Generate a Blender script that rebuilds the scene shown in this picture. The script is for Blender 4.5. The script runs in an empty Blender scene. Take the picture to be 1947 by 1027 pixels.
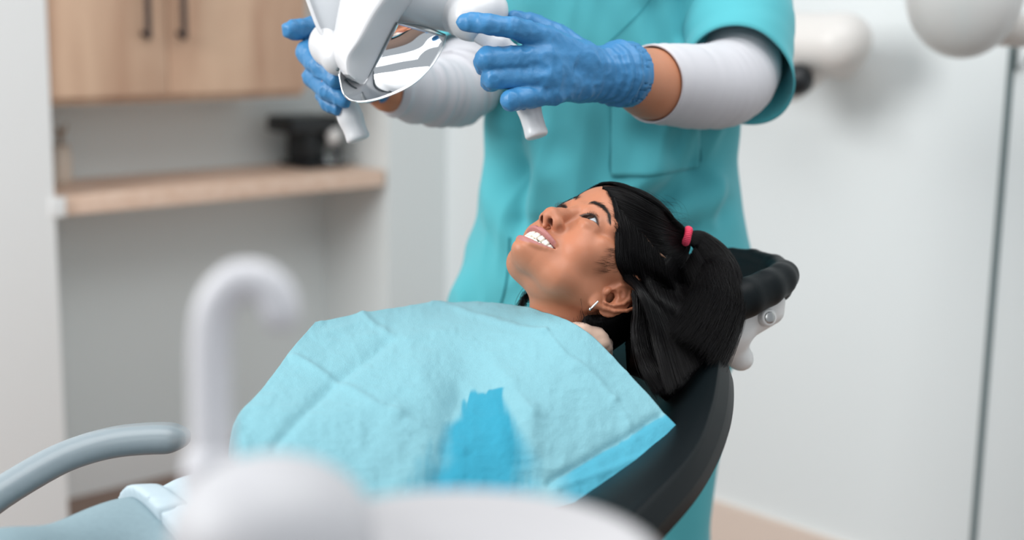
import bpy, math, random
import numpy as np
from mathutils import Vector, Matrix

# ---------------------------------------------------------------- camera
FPX = 2704.0; IW, IH = 1947.0, 1027.0
CAM = np.array([0.0, 0.0, 1.32])
PITCH = math.radians(10.6); ROLL = math.radians(0.93)
_r0 = np.array([1.0, 0, 0]); _u0 = np.array([0, math.sin(PITCH), math.cos(PITCH)])
CF = np.array([0, math.cos(PITCH), -math.sin(PITCH)])
CR = math.cos(ROLL) * _r0 + math.sin(ROLL) * _u0
CU = math.cos(ROLL) * _u0 - math.sin(ROLL) * _r0
CAM3 = np.stack([CR, -CU, CF], axis=1)          # camera axes (right, down, forward) as columns

sc = bpy.context.scene
cd = bpy.data.cameras.new('camera'); cam = bpy.data.objects.new('camera', cd)
sc.collection.objects.link(cam); sc.camera = cam
cd.sensor_width = 36.0; cd.lens = 50.0; cd.clip_start = 0.05; cd.clip_end = 60
M = Matrix.Identity(4)
for i in range(3):
    M[i][0] = CR[i]; M[i][1] = CU[i]; M[i][2] = -CF[i]; M[i][3] = CAM[i]
cam.matrix_world = M
cd.dof.use_dof = True; cd.dof.focus_distance = 1.57; cd.dof.aperture_fstop = 2.2

# ---------------------------------------------------------------- light
sc.view_settings.view_transform = 'Standard'
try: sc.view_settings.look = 'None'
except Exception: pass
sc.view_settings.gamma = 1.0; sc.view_settings.use_curve_mapping = False
sc.view_settings.exposure = 0.14
wd = bpy.data.worlds.new('world'); sc.world = wd; wd.use_nodes = True
wd.node_tree.nodes['Background'].inputs[0].default_value = (0.86, 0.93, 1.0, 1)
wd.node_tree.nodes['Background'].inputs[1].default_value = 0.44
def area(name, loc, target, sx, sy, power, col):
    l = bpy.data.lights.new(name, 'AREA'); l.shape = 'RECTANGLE'; l.size = sx; l.size_y = sy
    l.energy = power; l.color = col
    o = bpy.data.objects.new(name, l); sc.collection.objects.link(o)
    o.location = loc
    o.rotation_euler = (Vector(target) - Vector(loc)).to_track_quat('-Z', 'Y').to_euler()
    return o
area('window_light', (-2.6, 0.75, 2.35), (0.0, 1.9, 1.0), 1.7, 1.6, 84, (1.0, 0.995, 0.985))
area('rear_fill_light', (1.3, -1.6, 2.2), (-.9, 3.6, .9), 1.8, 1.5, 15, (0.96, 0.99, 1.0))  # unseen fill added behind the camera to brighten the niche
area('ceiling_light', (0.3, 1.2, 2.75), (0.3, 1.6, 0), 1.6, 1.6, 28, (1.0, 0.99, 0.98))
sc.cycles.use_denoising = True
sc.cycles.max_bounces = 8
# ---------------------------------------------------------------- helpers
def Wp(px, py, d):
    """world point seen at a pixel, at a depth along the view axis"""
    return CAM + CR * ((px - IW / 2) / FPX * d) - CU * ((py - IH / 2) / FPX * d) + CF * d
def on_z(px, py, z):
    a = Wp(px, py, 1.0) - CAM
    return CAM + a * ((z - CAM[2]) / a[2])
def lin(r, g, b):
    return tuple(((c / 255.0) / 12.92 if c / 255.0 <= 0.04045 else ((c / 255.0 + 0.055) / 1.055) ** 2.4) for c in (r, g, b))
def link(o): sc.collection.objects.link(o); return o
def tag(o, label=None, cat=None, group=None, kind=None):
    for k, v in (('label', label), ('category', cat), ('group', group), ('kind', kind)):
        if v: o[k] = v
    return o
def empty(name, loc, label=None, cat=None, group=None):
    o = bpy.data.objects.new(name, None); o.location = tuple(loc); o.empty_display_size = .05
    link(o); return tag(o, label, cat, group)
def mesh_np(name, v, f, mat, parent=None, smooth=True, col=None):
    v = np.asarray(v, np.float32); f = np.asarray(f)
    me = bpy.data.meshes.new(name)
    if len(f):
        k = f.shape[1]
        me.vertices.add(len(v)); me.vertices.foreach_set('co', v.ravel())
        me.loops.add(f.size); me.loops.foreach_set('vertex_index', f.astype(np.int32).ravel())
        me.polygons.add(len(f)); me.polygons.foreach_set('loop_start', np.arange(0, f.size, k, dtype=np.int32))
        me.polygons.foreach_set('loop_total', np.full(len(f), k, np.int32))
        if smooth: me.polygons.foreach_set('use_smooth', np.ones(len(f), bool))
        me.update(calc_edges=True); me.validate()
    if col is not None:
        a = me.color_attributes.new('col', 'FLOAT_COLOR', 'POINT')
        a.data.foreach_set('color', np.c_[col, np.ones(len(col))].astype(np.float32).ravel())
    o = bpy.data.objects.new(name, me); link(o)
    if mat is not None: me.materials.append(mat)
    if parent is not None: put(o, parent)
    return o
def put(o, parent):
    """parent while keeping world-space vertices where they are"""
    o.parent = parent
    pm = Matrix.Translation(parent.location) if parent.parent is None else Matrix.Translation(parent['_o'] if '_o' in parent.keys() else (0, 0, 0))
    root = parent
    while root.parent: root = root.parent
    if parent.parent is None and parent.type == 'EMPTY':
        o.matrix_parent_inverse = Matrix.Translation(parent.location).inverted()
    return o
def join(parts):
    """[(v,f),...] of one face size -> one v,f"""
    vs, fs, n = [], [], 0
    for v, f in parts:
        vs.append(np.asarray(v, float)); fs.append(np.asarray(f) + n); n += len(v)
    return np.vstack(vs), np.vstack(fs)

# ---- signed-distance modelling ------------------------------------------------
class Field:
    def __init__(s, lo, hi, h):
        s.lo = np.array(lo, float); s.h = h
        s.n = np.ceil((np.array(hi, float) - s.lo) / h).astype(int) + 1
        s.ax = [s.lo[i] + h * np.arange(s.n[i]) for i in range(3)]
        s.V = np.full(s.n, 1e3 * h, np.float32)
    def box(s, lo, hi):
        a = np.clip(np.floor((np.asarray(lo) - s.lo) / s.h).astype(int), 0, s.n)
        b = np.clip(np.ceil((np.asarray(hi) - s.lo) / s.h).astype(int) + 1, 0, s.n)
        sl = tuple(slice(a[i], b[i]) for i in range(3))
        g = np.meshgrid(*[s.ax[i][sl[i]] for i in range(3)], indexing='ij', sparse=True)
        return sl, g
    def comb(s, sl, d, k, op):
        if 0 in s.V[sl].shape: return
        a = s.V[sl]; d = d.astype(np.float32)
        if op == 'sub': a = -a
        if op == 'int': a = -a; d = -d
        if k > 0:
            h = np.clip(.5 + .5 * (d - a) / k, 0, 1); r = d * (1 - h) + a * h - k * h * (1 - h)
        else: r = np.minimum(a, d)
        s.V[sl] = -r if op != 'add' else r
    def ball(s, c, r, k=0., op='add', rot=None):
        c = np.array(c, float); r = np.array(r if np.ndim(r) else (r, r, r), float)
        m = (r.max() if rot is not None else r) + 2 * k + 3 * s.h
        sl, (X, Y, Z) = s.box(c - m, c + m)
        X = X - c[0]; Y = Y - c[1]; Z = Z - c[2]
        if rot is not None:
            R = np.asarray(rot)      # columns = local axes
            X, Y, Z = (R[0, 0] * X + R[1, 0] * Y + R[2, 0] * Z, R[0, 1] * X + R[1, 1] * Y + R[2, 1] * Z, R[0, 2] * X + R[1, 2] * Y + R[2, 2] * Z)
        k0 = np.sqrt((X / r[0]) ** 2 + (Y / r[1]) ** 2 + (Z / r[2]) ** 2)
        k1 = np.sqrt((X / r[0] ** 2) ** 2 + (Y / r[1] ** 2) ** 2 + (Z / r[2] ** 2) ** 2) + 1e-9
        d = k0 * (k0 - 1) / k1
        if op == 'sub': s.comb(sl, d, k, 'sub')
        else: s.comb(sl, d, k, op)
    def cap(s, a, b, ra, rb, k=0., op='add'):
        a = np.array(a, float); b = np.array(b, float); m = max(ra, rb) + 2 * k + 3 * s.h
        sl, (X, Y, Z) = s.box(np.minimum(a, b) - m, np.maximum(a, b) + m)
        ab = b - a; L = float(ab @ ab) + 1e-12
        t = np.clip(((X - a[0]) * ab[0] + (Y - a[1]) * ab[1] + (Z - a[2]) * ab[2]) / L, 0, 1)
        d = np.sqrt((X - a[0] - t * ab[0]) ** 2 + (Y - a[1] - t * ab[1]) ** 2 + (Z - a[2] - t * ab[2]) ** 2) - (ra + (rb - ra) * t)
        s.comb(sl, d, k, op)
    def chain(s, pts, rs, k=0., op='add', kk=None):
        rs = rs if np.ndim(rs) else [rs] * len(pts)
        for i in range(len(pts) - 1):
            s.cap(pts[i], pts[i + 1], rs[i], rs[i + 1], k if (kk is None or i == 0) else kk, op)
    def fn(s, lo, hi, f, k=0., op='add'):
        sl, (X, Y, Z) = s.box(lo, hi)
        s.comb(sl, f(X, Y, Z) + 0 * (X + Y + Z), k, op)
    def plane(s, p, n, k=0.):
        """keep the side the normal points to"""
        n = np.array(n, float); n /= np.linalg.norm(n)
        s.fn(s.lo, s.lo + s.h * s.n, lambda X, Y, Z: -((X - p[0]) * n[0] + (Y - p[1]) * n[1] + (Z - p[2]) * n[2]), k, 'int')
    def mesh(s, smooth=1, lam=.5):
        v, f = nets(s.V, s.lo, s.h)
        return relax(v, f, smooth, lam), f
def nets(V, lo, h):
    V = np.asarray(V, np.float32); S = V < 0
    n = V.shape
    cnt = np.zeros(tuple(i - 1 for i in n), np.int8)
    for dx in (0, 1):
        for dy in (0, 1):
            for dz in (0, 1):
                cnt += S[dx:n[0] - 1 + dx, dy:n[1] - 1 + dy, dz:n[2] - 1 + dz]
    I = np.argwhere((cnt > 0) & (cnt < 8)); 
    idx = np.full(cnt.shape, -1, np.int64); idx[I[:, 0], I[:, 1], I[:, 2]] = np.arange(len(I))
    acc = np.zeros((len(I), 3)); num = np.zeros(len(I))
    C = [(a, b, c) for a in (0, 1) for b in (0, 1) for c in (0, 1)]
    for c in C:
        for ax in range(3):
            if c[ax]: continue
            e = list(c); e[ax] = 1
            va = V[I[:, 0] + c[0], I[:, 1] + c[1], I[:, 2] + c[2]]; vb = V[I[:, 0] + e[0], I[:, 1] + e[1], I[:, 2] + e[2]]
            m = (va < 0) != (vb < 0)
            t = np.where(m, va / np.where(m, va - vb, 1), 0)
            p = np.tile(np.array(c, float), (len(I), 1)); p[:, ax] += t
            acc[m] += p[m]; num += m
    v = lo + h * (I + acc / num[:, None])
    fs = []
    for ax in range(3):
        a, b = (ax + 1) % 3, (ax + 2) % 3
        sa = [slice(None)] * 3; sb = [slice(None)] * 3
        sa[ax] = slice(0, n[ax] - 1); sb[ax] = slice(1, n[ax])
        A = S[tuple(sa)]; B = S[tuple(sb)]
        E = np.argwhere(A != B); ok = (E[:, a] > 0) & (E[:, b] > 0) & (E[:, a] < n[a] - 1) & (E[:, b] < n[b] - 1)
        E = E[ok]; flip = A[E[:, 0], E[:, 1], E[:, 2]]
        q = []
        for (da, db) in ((-1, -1), (0, -1), (0, 0), (-1, 0)):
            P = E.copy(); P[:, a] += da; P[:, b] += db
            q.append(idx[P[:, 0], P[:, 1], P[:, 2]])
        q = np.stack(q, 1); q[~flip] = q[~flip][:, ::-1]
        fs.append(q)
    return v, np.vstack(fs)
def relax(v, f, it=1, lam=.5):
    v = v.copy()
    e = np.vstack([f[:, [i, (i + 1) % f.shape[1]]] for i in range(f.shape[1])])
    for _ in range(it):
        s = np.zeros_like(v); c = np.zeros(len(v))
        for k in range(3):
            s[:, k] = np.bincount(e[:, 0], v[e[:, 1], k], len(v)) + np.bincount(e[:, 1], v[e[:, 0], k], len(v))
        c = np.bincount(e[:, 0], minlength=len(v)) + np.bincount(e[:, 1], minlength=len(v))
        v += lam * (s / c[:, None] - v)
    return v
def vnormals(v, f):
    fn = np.cross(v[f[:, 2]] - v[f[:, 0]], v[f[:, 3 if f.shape[1] > 3 else 1]] - v[f[:, 1 if f.shape[1] > 3 else 0]])
    n = np.zeros_like(v)
    for i in range(f.shape[1]):
        for k in range(3): n[:, k] += np.bincount(f[:, i], fn[:, k], len(v))
    return n / (np.linalg.norm(n, axis=1, keepdims=True) + 1e-12)
# value noise for cloth and hair
_rng = np.random.default_rng(7); _NT = _rng.random((32, 32, 32))
def noise3(p, scale):
    q = np.asarray(p) * scale; i = np.floor(q).astype(int); u = q - i; u = u * u * (3 - 2 * u); r = 0
    for a in (0, 1):
        for b in (0, 1):
            for c in (0, 1):
                w = (u[:, 0] if a else 1 - u[:, 0]) * (u[:, 1] if b else 1 - u[:, 1]) * (u[:, 2] if c else 1 - u[:, 2])
                r = r + w * _NT[(i[:, 0] + a) % 32, (i[:, 1] + b) % 32, (i[:, 2] + c) % 32]
    return r * 2 - 1
# tubes: P (N,K,3), R (N,K) -> one mesh
def tubes(P, R, sides=3, cap=False):
    P = np.asarray(P, float); N, K, _ = P.shape; R = np.broadcast_to(R, (N, K))
    T = np.gradient(P, axis=1); T /= np.linalg.norm(T, axis=2, keepdims=True) + 1e-12
    up = np.array([.13, .21, .97]); A = np.cross(T, up); A /= np.linalg.norm(A, axis=2, keepdims=True) + 1e-9
    B = np.cross(T, A)
    th = np.arange(sides) * 2 * np.pi / sides
    V = P[:, :, None] + R[:, :, None, None] * (np.cos(th)[None, None, :, None] * A[:, :, None] + np.sin(th)[None, None, :, None] * B[:, :, None])
    n = np.arange(N)[:, None, None] * K * sides; k = np.arange(K - 1)[None, :, None] * sides; s = np.arange(sides)[None, None]
    s2 = (s + 1) % sides
    F = np.stack([n + k + s, n + k + s2, n + k + sides + s2, n + k + sides + s], -1).reshape(-1, 4)
    V = V.reshape(-1, 3)
    if cap:
        extra = []; base = len(V)
        V = np.vstack([V, P[:, 0], P[:, -1]])
        for i in range(N):
            for j in range(sides):
                j2 = (j + 1) % sides
                extra.append([base + i, i * K * sides + j2, i * K * sides + j, base + i])
                extra.append([base + N + i, i * K * sides + (K - 1) * sides + j, i * K * sides + (K - 1) * sides + j2, base + N + i])
    return V, F
def spline(pts, n):
    """Catmull-Rom through points"""
    p = np.asarray(pts, float); p = np.vstack([2 * p[0] - p[1], p, 2 * p[-1] - p[-2]]); m = len(p) - 3
    t = np.linspace(0, m - 1e-9, n); i = t.astype(int); u = (t - i)[:, None]
    a, b, c, d = p[i], p[i + 1], p[i + 2], p[i + 3]
    return .5 * (2 * b + (c - a) * u + (2 * a - 5 * b + 4 * c - d) * u ** 2 + (3 * b - a - 3 * c + d) * u ** 3)
def tube_obj(name, pts, r, mat, parent=None, n=40, sides=20, ends=True):
    q = spline(pts, n); rr = np.array(r if np.ndim(r) else [r] * len(pts), float)
    rr = np.interp(np.linspace(0, 1, n), np.linspace(0, 1, len(rr)), rr)
    if ends:   # rounded ends
        T0 = q[0] - q[1]; T0 /= np.linalg.norm(T0); T1 = q[-1] - q[-2]; T1 /= np.linalg.norm(T1)
        a = np.linspace(0, np.pi / 2, 6)[1:]
        q = np.vstack([[q[0] + T0 * rr[0] * math.sin(x) for x in a[::-1]], q, [q[-1] + T1 * rr[-1] * math.sin(x) for x in a]])
        rr = np.r_[[rr[0] * max(math.cos(x), .01) for x in a[::-1]], rr, [rr[-1] * max(math.cos(x), .01) for x in a]]
    # rotation-minimising frames
    T = np.gradient(q, axis=0); T /= np.linalg.norm(T, axis=1, keepdims=True)
    A = np.cross(T[0], [.1, .2, .97]); A /= np.linalg.norm(A); V = []
    th = np.arange(sides) * 2 * np.pi / sides
    for i in range(len(q)):
        A = A - T[i] * (A @ T[i]); A /= np.linalg.norm(A); B = np.cross(T[i], A)
        V.append(q[i] + rr[i] * (np.cos(th)[:, None] * A + np.sin(th)[:, None] * B))
    V = np.vstack(V); K = len(q); F = []
    for i in range(K - 1):
        for j in range(sides):
            j2 = (j + 1) % sides; F.append([i * sides + j, i * sides + j2, (i + 1) * sides + j2, (i + 1) * sides + j])
    return mesh_np(name, V, F, mat, parent)
def bm_obj(name, bm, mat, parent=None, smooth=True, bevel=0, seg=3, sub=0):
    me = bpy.data.meshes.new(name); bm.to_mesh(me); bm.free()
    for p in me.polygons: p.use_smooth = smooth
    o = bpy.data.objects.new(name, me); link(o)
    if mat is not None: me.materials.append(mat)
    if parent is not None: put(o, parent)
    if bevel:
        b = o.modifiers.new('bevel', 'BEVEL'); b.width = bevel; b.segments = seg; b.limit_method = 'ANGLE'; b.harden_normals = False
    if sub:
        s = o.modifiers.new('sub', 'SUBSURF'); s.levels = sub; s.render_levels = sub
    return o
import bmesh
def box(name, c, ax, half, mat, parent=None, bevel=.002, seg=3):
    """oriented box: centre, 3 axes, half sizes"""
    bm = bmesh.new(); vs = {}
    c = np.array(c, float)
    for i in (-1, 1):
        for j in (-1, 1):
            for k in (-1, 1):
                vs[i, j, k] = bm.verts.new(tuple(c + i * half[0] * np.array(ax[0]) + j * half[1] * np.array(ax[1]) + k * half[2] * np.array(ax[2])))
    for q in (((-1, -1, -1), (-1, -1, 1), (-1, 1, 1), (-1, 1, -1)), ((1, -1, -1), (1, 1, -1), (1, 1, 1), (1, -1, 1)),
              ((-1, -1, -1), (1, -1, -1), (1, -1, 1), (-1, -1, 1)), ((-1, 1, -1), (-1, 1, 1), (1, 1, 1), (1, 1, -1)),
              ((-1, -1, -1), (-1, 1, -1), (1, 1, -1), (1, -1, -1)), ((-1, -1, 1), (1, -1, 1), (1, 1, 1), (-1, 1, 1))):
        bm.faces.new([vs[t] for t in q])
    bmesh.ops.recalc_face_normals(bm, faces=bm.faces)
    return bm_obj(name, bm, mat, parent, smooth=bool(bevel), bevel=bevel, seg=seg)
def lathe(name, c, prof, mat, parent=None, axis=(0, 0, 1), n=48, ref=None):
    """prof = [(r, h), ...] revolved about an axis through c"""
    ax = np.array(axis, float); ax /= np.linalg.norm(ax)
    a = np.cross(ax, ref if ref is not None else ([1, 0, 0] if abs(ax[0]) < .8 else [0, 1, 0])); a /= np.linalg.norm(a); b = np.cross(ax, a)
    th = np.arange(n) * 2 * np.pi / n
    V = np.vstack([np.array(c) + ax * h + max(r, 1e-5) * (np.cos(th)[:, None] * a + np.sin(th)[:, None] * b) for r, h in prof])
    F = [[i * n + j, i * n + (j + 1) % n, (i + 1) * n + (j + 1) % n, (i + 1) * n + j] for i in range(len(prof) - 1) for j in range(n)]
    return mesh_np(name, V, F, mat, parent)

# ---------------------------------------------------------------- materials
def mat(name, col=None, rough=.5, metal=0., spec=.5, sub=0., coat=0., attr=False, bump=None, sheen=0., trans=0., var=None, bump2=None):
    m = bpy.data.materials.new(name); m.use_nodes = True; nt = m.node_tree; b = nt.nodes['Principled BSDF']
    b.inputs['Roughness'].default_value = rough; b.inputs['Metallic'].default_value = metal
    b.inputs['Specular IOR Level'].default_value = spec
    b.inputs['Coat Weight'].default_value = coat
    b.inputs['Sheen Weight'].default_value = sheen
    b.inputs['Transmission Weight'].default_value = trans
    if col is not None: b.inputs['Base Color'].default_value = (*col, 1)
    src = None
    if attr:
        a = nt.nodes.new('ShaderNodeVertexColor'); a.layer_name = 'col'; src = a.outputs[0]
        nt.links.new(src, b.inputs['Base Color'])
    tc = nt.nodes.new('ShaderNodeTexCoord')
    if var:     # (scale, amount) mottling of the base colour
        n = nt.nodes.new('ShaderNodeTexNoise'); n.inputs['Scale'].default_value = var[0]; n.inputs['Detail'].default_value = 5
        nt.links.new(tc.outputs['Object'], n.inputs['Vector'])
        mr = nt.nodes.new('ShaderNodeMapRange'); mr.inputs[3].default_value = 1 - var[1]; mr.inputs[4].default_value = 1 + var[1]
        nt.links.new(n.outputs[0], mr.inputs[0])
        mx = nt.nodes.new('ShaderNodeVectorMath'); mx.operation = 'MULTIPLY'
        if src is None: mx.inputs[0].default_value = col
        else: nt.links.new(src, mx.inputs[0])
        cb = nt.nodes.new('ShaderNodeCombineXYZ')
        for i in range(3): nt.links.new(mr.outputs[0], cb.inputs[i])
        nt.links.new(cb.outputs[0], mx.inputs[1]); nt.links.new(mx.outputs[0], b.inputs['Base Color'])
    if sub:
        b.inputs['Subsurface Weight'].default_value = sub; b.inputs['Subsurface Scale'].default_value = .006
        b.inputs['Subsurface Radius'].default_value = (1, .35, .2)
    prev = None
    for bp in (bump, bump2):
        if bp:      # (scale, strength, distance, detail)
            n = nt.nodes.new('ShaderNodeTexNoise'); n.inputs['Scale'].default_value = bp[0]; n.inputs['Detail'].default_value = bp[3] if len(bp) > 3 else 4
            nt.links.new(tc.outputs['Object'], n.inputs['Vector'])
            u = nt.nodes.new('ShaderNodeBump'); u.inputs['Strength'].default_value = bp[1]; u.inputs['Distance'].default_value = bp[2]
            nt.links.new(n.outputs[0], u.inputs['Height'])
            if prev: nt.links.new(prev, u.inputs['Normal'])
            prev = u.outputs[0]
    if prev: nt.links.new(prev, b.inputs['Normal'])
    return m
def wood(name, c1, c2, stretch=(1, 1, 14), scale=9, rough=.5, rot=0):
    m = bpy.data.materials.new(name); m.use_nodes = True; nt = m.node_tree; b = nt.nodes['Principled BSDF']
    b.inputs['Roughness'].default_value = rough
    tc = nt.nodes.new('ShaderNodeTexCoord'); mp = nt.nodes.new('ShaderNodeMapping'); mp.inputs['Rotation'].default_value = (0, 0, rot)
    mp.inputs['Scale'].default_value = stretch
    nt.links.new(tc.outputs['Object'], mp.inputs[0])
    n = nt.nodes.new('ShaderNodeTexNoise'); n.inputs['Scale'].default_value = scale; n.inputs['Detail'].default_value = 6; n.inputs['Distortion'].default_value = .6
    nt.links.new(mp.outputs[0], n.inputs[0])
    r = nt.nodes.new('ShaderNodeValToRGB'); r.color_ramp.elements[0].position = .3; r.color_ramp.elements[1].position = .65
    r.color_ramp.elements[0].color = (*c1, 1); r.color_ramp.elements[1].color = (*c2, 1)
    nt.links.new(n.outputs[0], r.inputs[0]); nt.links.new(r.outputs[0], b.inputs['Base Color'])
    return m
# ---------------------------------------------------------------- room (axes: RU along the cabinet wall, RN into it)
def _dir(vx):            # horizontal direction whose vanishing point is at image x = vx
    a = math.atan((vx - IW / 2) / FPX); return np.array([math.sin(a), math.cos(a), 0.0])
RU = _dir(3850.0); RN = np.array([-RU[1], RU[0], 0.0]); UZ = np.array([0, 0, 1.0])
def R3(u, n, z): return RU * u + RN * n + UZ * z
def run(p): return float(p @ RU), float(p @ RN)
N_BACK = run(on_z(230, 921, 0))[1]                      # back of the niche
P0 = Wp(739, 300, 4.0); U_SIDE, N_FRONT = run(P0)        # front corner of the niche's side wall
_q = on_z(1372, 1038, 0); U_B = run(_q)[0]               # right wall
M_wall = mat('white_paint', lin(226, 232, 232), rough=.55, bump=(60, .05, .002))
M_panel = mat('wall_panel', lin(225, 231, 232), rough=.3, coat=.15)
M_pale = mat('white_gloss_panel', lin(240, 240, 239), rough=.35)
M_seam = mat('dark_seam', lin(96, 112, 114), rough=.5)
M_floor = wood('brown_floor', lin(120, 96, 84), lin(150, 122, 106), stretch=(2, 14, 2), scale=6, rough=.5, rot=.8)
M_floor_pale = mat('skirting_cream', lin(222, 205, 192), rough=.5)
def slab(name, a, b, z0, z1, t, m, side=1, kind='structure'):
    """vertical slab whose visible face runs a->b (room u,n pairs); thickness t behind it"""
    A = R3(a[0], a[1], 0); B = R3(b[0], b[1], 0); d = (B - A); L = np.linalg.norm(d); d /= L; n = np.cross(d, UZ) * side
    o = box(name, (A + B) / 2 + n * t / 2 + UZ * (z0 + z1) / 2, (d, n, UZ), (L / 2, t / 2, (z1 - z0) / 2), m, bevel=0)
    return tag(o, kind=kind)
ZT = 2.9
slab('wall_back', (-.6, N_BACK), (U_SIDE, N_BACK), 0, ZT, .1, M_wall, -1)
slab('wall_niche_side', (U_SIDE, N_FRONT), (U_SIDE, N_BACK + .1), 0, ZT, U_B - U_SIDE, M_wall, 1)
slab('wall_right', (U_B, N_FRONT + .5), (U_B, -2.0), 0, ZT, .1, M_panel, -1)
# white partition on the left of the niche
_pl = Wp(109, 500, 3.3); _t = None
_a = (_pl - CAM); _a = _a / 1.0
_k = (N_FRONT - CAM @ RN) / (_a @ RN); _pe = CAM + _a * _k; U_LEFT = run(_pe)[0]
slab('wall_left', (U_LEFT - 1.6, N_FRONT), (U_LEFT, N_FRONT), 0, ZT, .12, M_pale, -1)
fl = box('floor', R3(1.0, .8, -.05), (RU, RN, UZ), (3.2, 3.6, .05), M_floor, bevel=0); tag(fl, kind='structure')
# skirtings
b = slab('baseboard_back', (U_LEFT - .3, N_BACK - .015), (U_SIDE, N_BACK - .015), 0, .10, .015, M_pale, -1)
slab('baseboard_right', (U_B - .018, N_FRONT), (U_B - .018, -1.2), 0, .115, .018, M_floor_pale, -1)
slab('baseboard_niche', (U_SIDE - .0, N_FRONT - .014), (U_B, N_FRONT - .014), 0, .10, .014, M_wall, -1)
# vertical joint in the right wall
def hit_b(px, py):
    a = Wp(px, py, 1.0) - CAM; k = (U_B - CAM @ RU) / (a @ RU); return CAM + a * k
_s0 = hit_b(1893, 500); nS = run(_s0)[1]
slab('trim_1', (U_B - .003, nS + .007), (U_B - .003, nS - .007), 0, ZT, .01, M_seam, -1)

# ---------------------------------------------------------------- shelf, cabinet, coffee machine, vase
M_oak = wood('oak_veneer', lin(190, 150, 124), lin(220, 186, 158), stretch=(1.2, 1.2, .22), scale=7, rough=.5)
M_shelf = wood('pale_oak', lin(222, 188, 164), lin(236, 208, 188), stretch=(1.5, 10, 10), scale=4, rough=.45, rot=-.8)
M_dark = mat('dark_metal', lin(58, 48, 46), rough=.45, metal=.3)
def ray_n(px, py, n):
    a = Wp(px, py, 1.0) - CAM; k = (n - CAM @ RN) / (a @ RN); return CAM + a * k
def ray_z(px, py, z): return on_z(px, py, z)
SH_Z = .855
sf = run(ray_z(400, 351, SH_Z))[1]
sh = empty('wall_shelf', R3((U_LEFT + U_SIDE) / 2, N_BACK, SH_Z - .035), 'long pale oak shelf spanning the niche under the wooden wall cabinet', 'shelf')
box('shelf_board', R3((U_LEFT - .02 + U_SIDE - .012) / 2, (sf + N_BACK) / 2 - .001, SH_Z - .0225), (RU, RN, UZ), ((U_SIDE - .012 - U_LEFT + .02) / 2, (N_BACK - sf) / 2 - .001, .0225), M_shelf, sh, bevel=.002)
box('end_cap', R3(U_LEFT + .006, sf - .004, SH_Z - .0225), (RU, RN, UZ), (.02, .004, .0235), M_pale, sh, bevel=.001)
# cabinet
nC = max(N_BACK - .36, N_FRONT + .004)
cbl = ray_n(340, 193, nC); zC = cbl[2]; uR = run(ray_n(583, 100, nC))[0]; uL = U_LEFT + .002
cab = empty('wall_cabinet', R3((uL + uR) / 2, N_BACK, zC), 'oak veneered wall cabinet with two black bar handles above the shelf', 'cabinet')
CH = .80
box('carcass', R3((uL + uR) / 2, (nC + .02 + N_BACK) / 2, zC + CH / 2), (RU, RN, UZ), ((uR - uL) / 2, (N_BACK - nC - .02) / 2 - .002, CH / 2), M_oak, cab, bevel=.001)
uM = run(ray_n(318, 60, nC))[0]
for (a, b, hp) in ((uL + .001, uM - .0015, 284), (uM + .0015, uR - .001, 352)):
    d = box('door', R3((a + b) / 2, nC + .009, zC + CH / 2 + .008), (RU, RN, UZ), ((b - a) / 2, .009, CH / 2 - .010), M_oak, cab, bevel=.0015)
    q = ray_n(hp, 74, nC - .03); u = run(q)[0]; z0 = q[2]
    hb = bmesh.new(); hb.free()
    h = tube_obj('handle', [R3(u, nC - .001, z0 + .012), R3(u, nC - .024, z0 + .008), R3(u, nC - .028, z0 + .02), R3(u, nC - .028, z0 + .19), R3(u, nC - .024, z0 + .21), R3(u, nC - .001, z0 + .208)], .0075, M_dark, d, n=40, sides=12)
# coffee machine on the right of the shelf
M_black = mat('black_plastic', lin(20, 24, 28), rough=.35)
M_steel = mat('steel', lin(190, 190, 188), rough=.2, metal=1)
M_glass = mat('glass', (.9, .95, .95), rough=.02, trans=1, spec=.5)
cm = ray_z(592, 318, SH_Z)
cu, cn = run(cm); S = .145 / .145
sxz = (cm - CAM) @ CF / FPX          # metres per pixel there
def cmp(name, du, dn, dz, hu, hn, hz, m, par, bv=.004): return box(name, R3(cu + du, cn + dn, SH_Z + dz), (RU, RN, UZ), (hu, hn, hz), m, par, bevel=bv)
kf = empty('coffee_machine', R3(cu, cn, SH_Z), 'small black coffee machine at the right end of the oak shelf', 'coffee machine')
cmp('base', .022, .02, .007, .070, .07, .0065, M_black, kf)
cmp('body', .036, .045, .07, .056, .050, .0625, M_black, kf, .008)
cmp('head', -.012, .02, .124, .082, .065, .023, M_black, kf, .008)
lathe('carafe', R3(cu + .060, cn - .03, SH_Z + .0135), [(0, 0), (.022, 0), (.027, .012), (.027, .04), (.020, .055), (.020, .062), (.0185, .062)], M_glass, kf)
lathe('filter_cup', R3(cu + .052, cn - .035, SH_Z + .066), [(0, 0), (.010, 0), (.018, .012), (.020, .030), (.016, .045), (.0, .046)], M_pale, kf)
tube_obj('cable', [R3(cu + .05, cn + .03, SH_Z + .13), R3(cu + .075, cn + .02, SH_Z + .14), R3(cu + .083, cn, SH_Z + .06), R3(cu + .085, cn, SH_Z + .004)], .0022, M_black, kf, n=30, sides=8)
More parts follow.
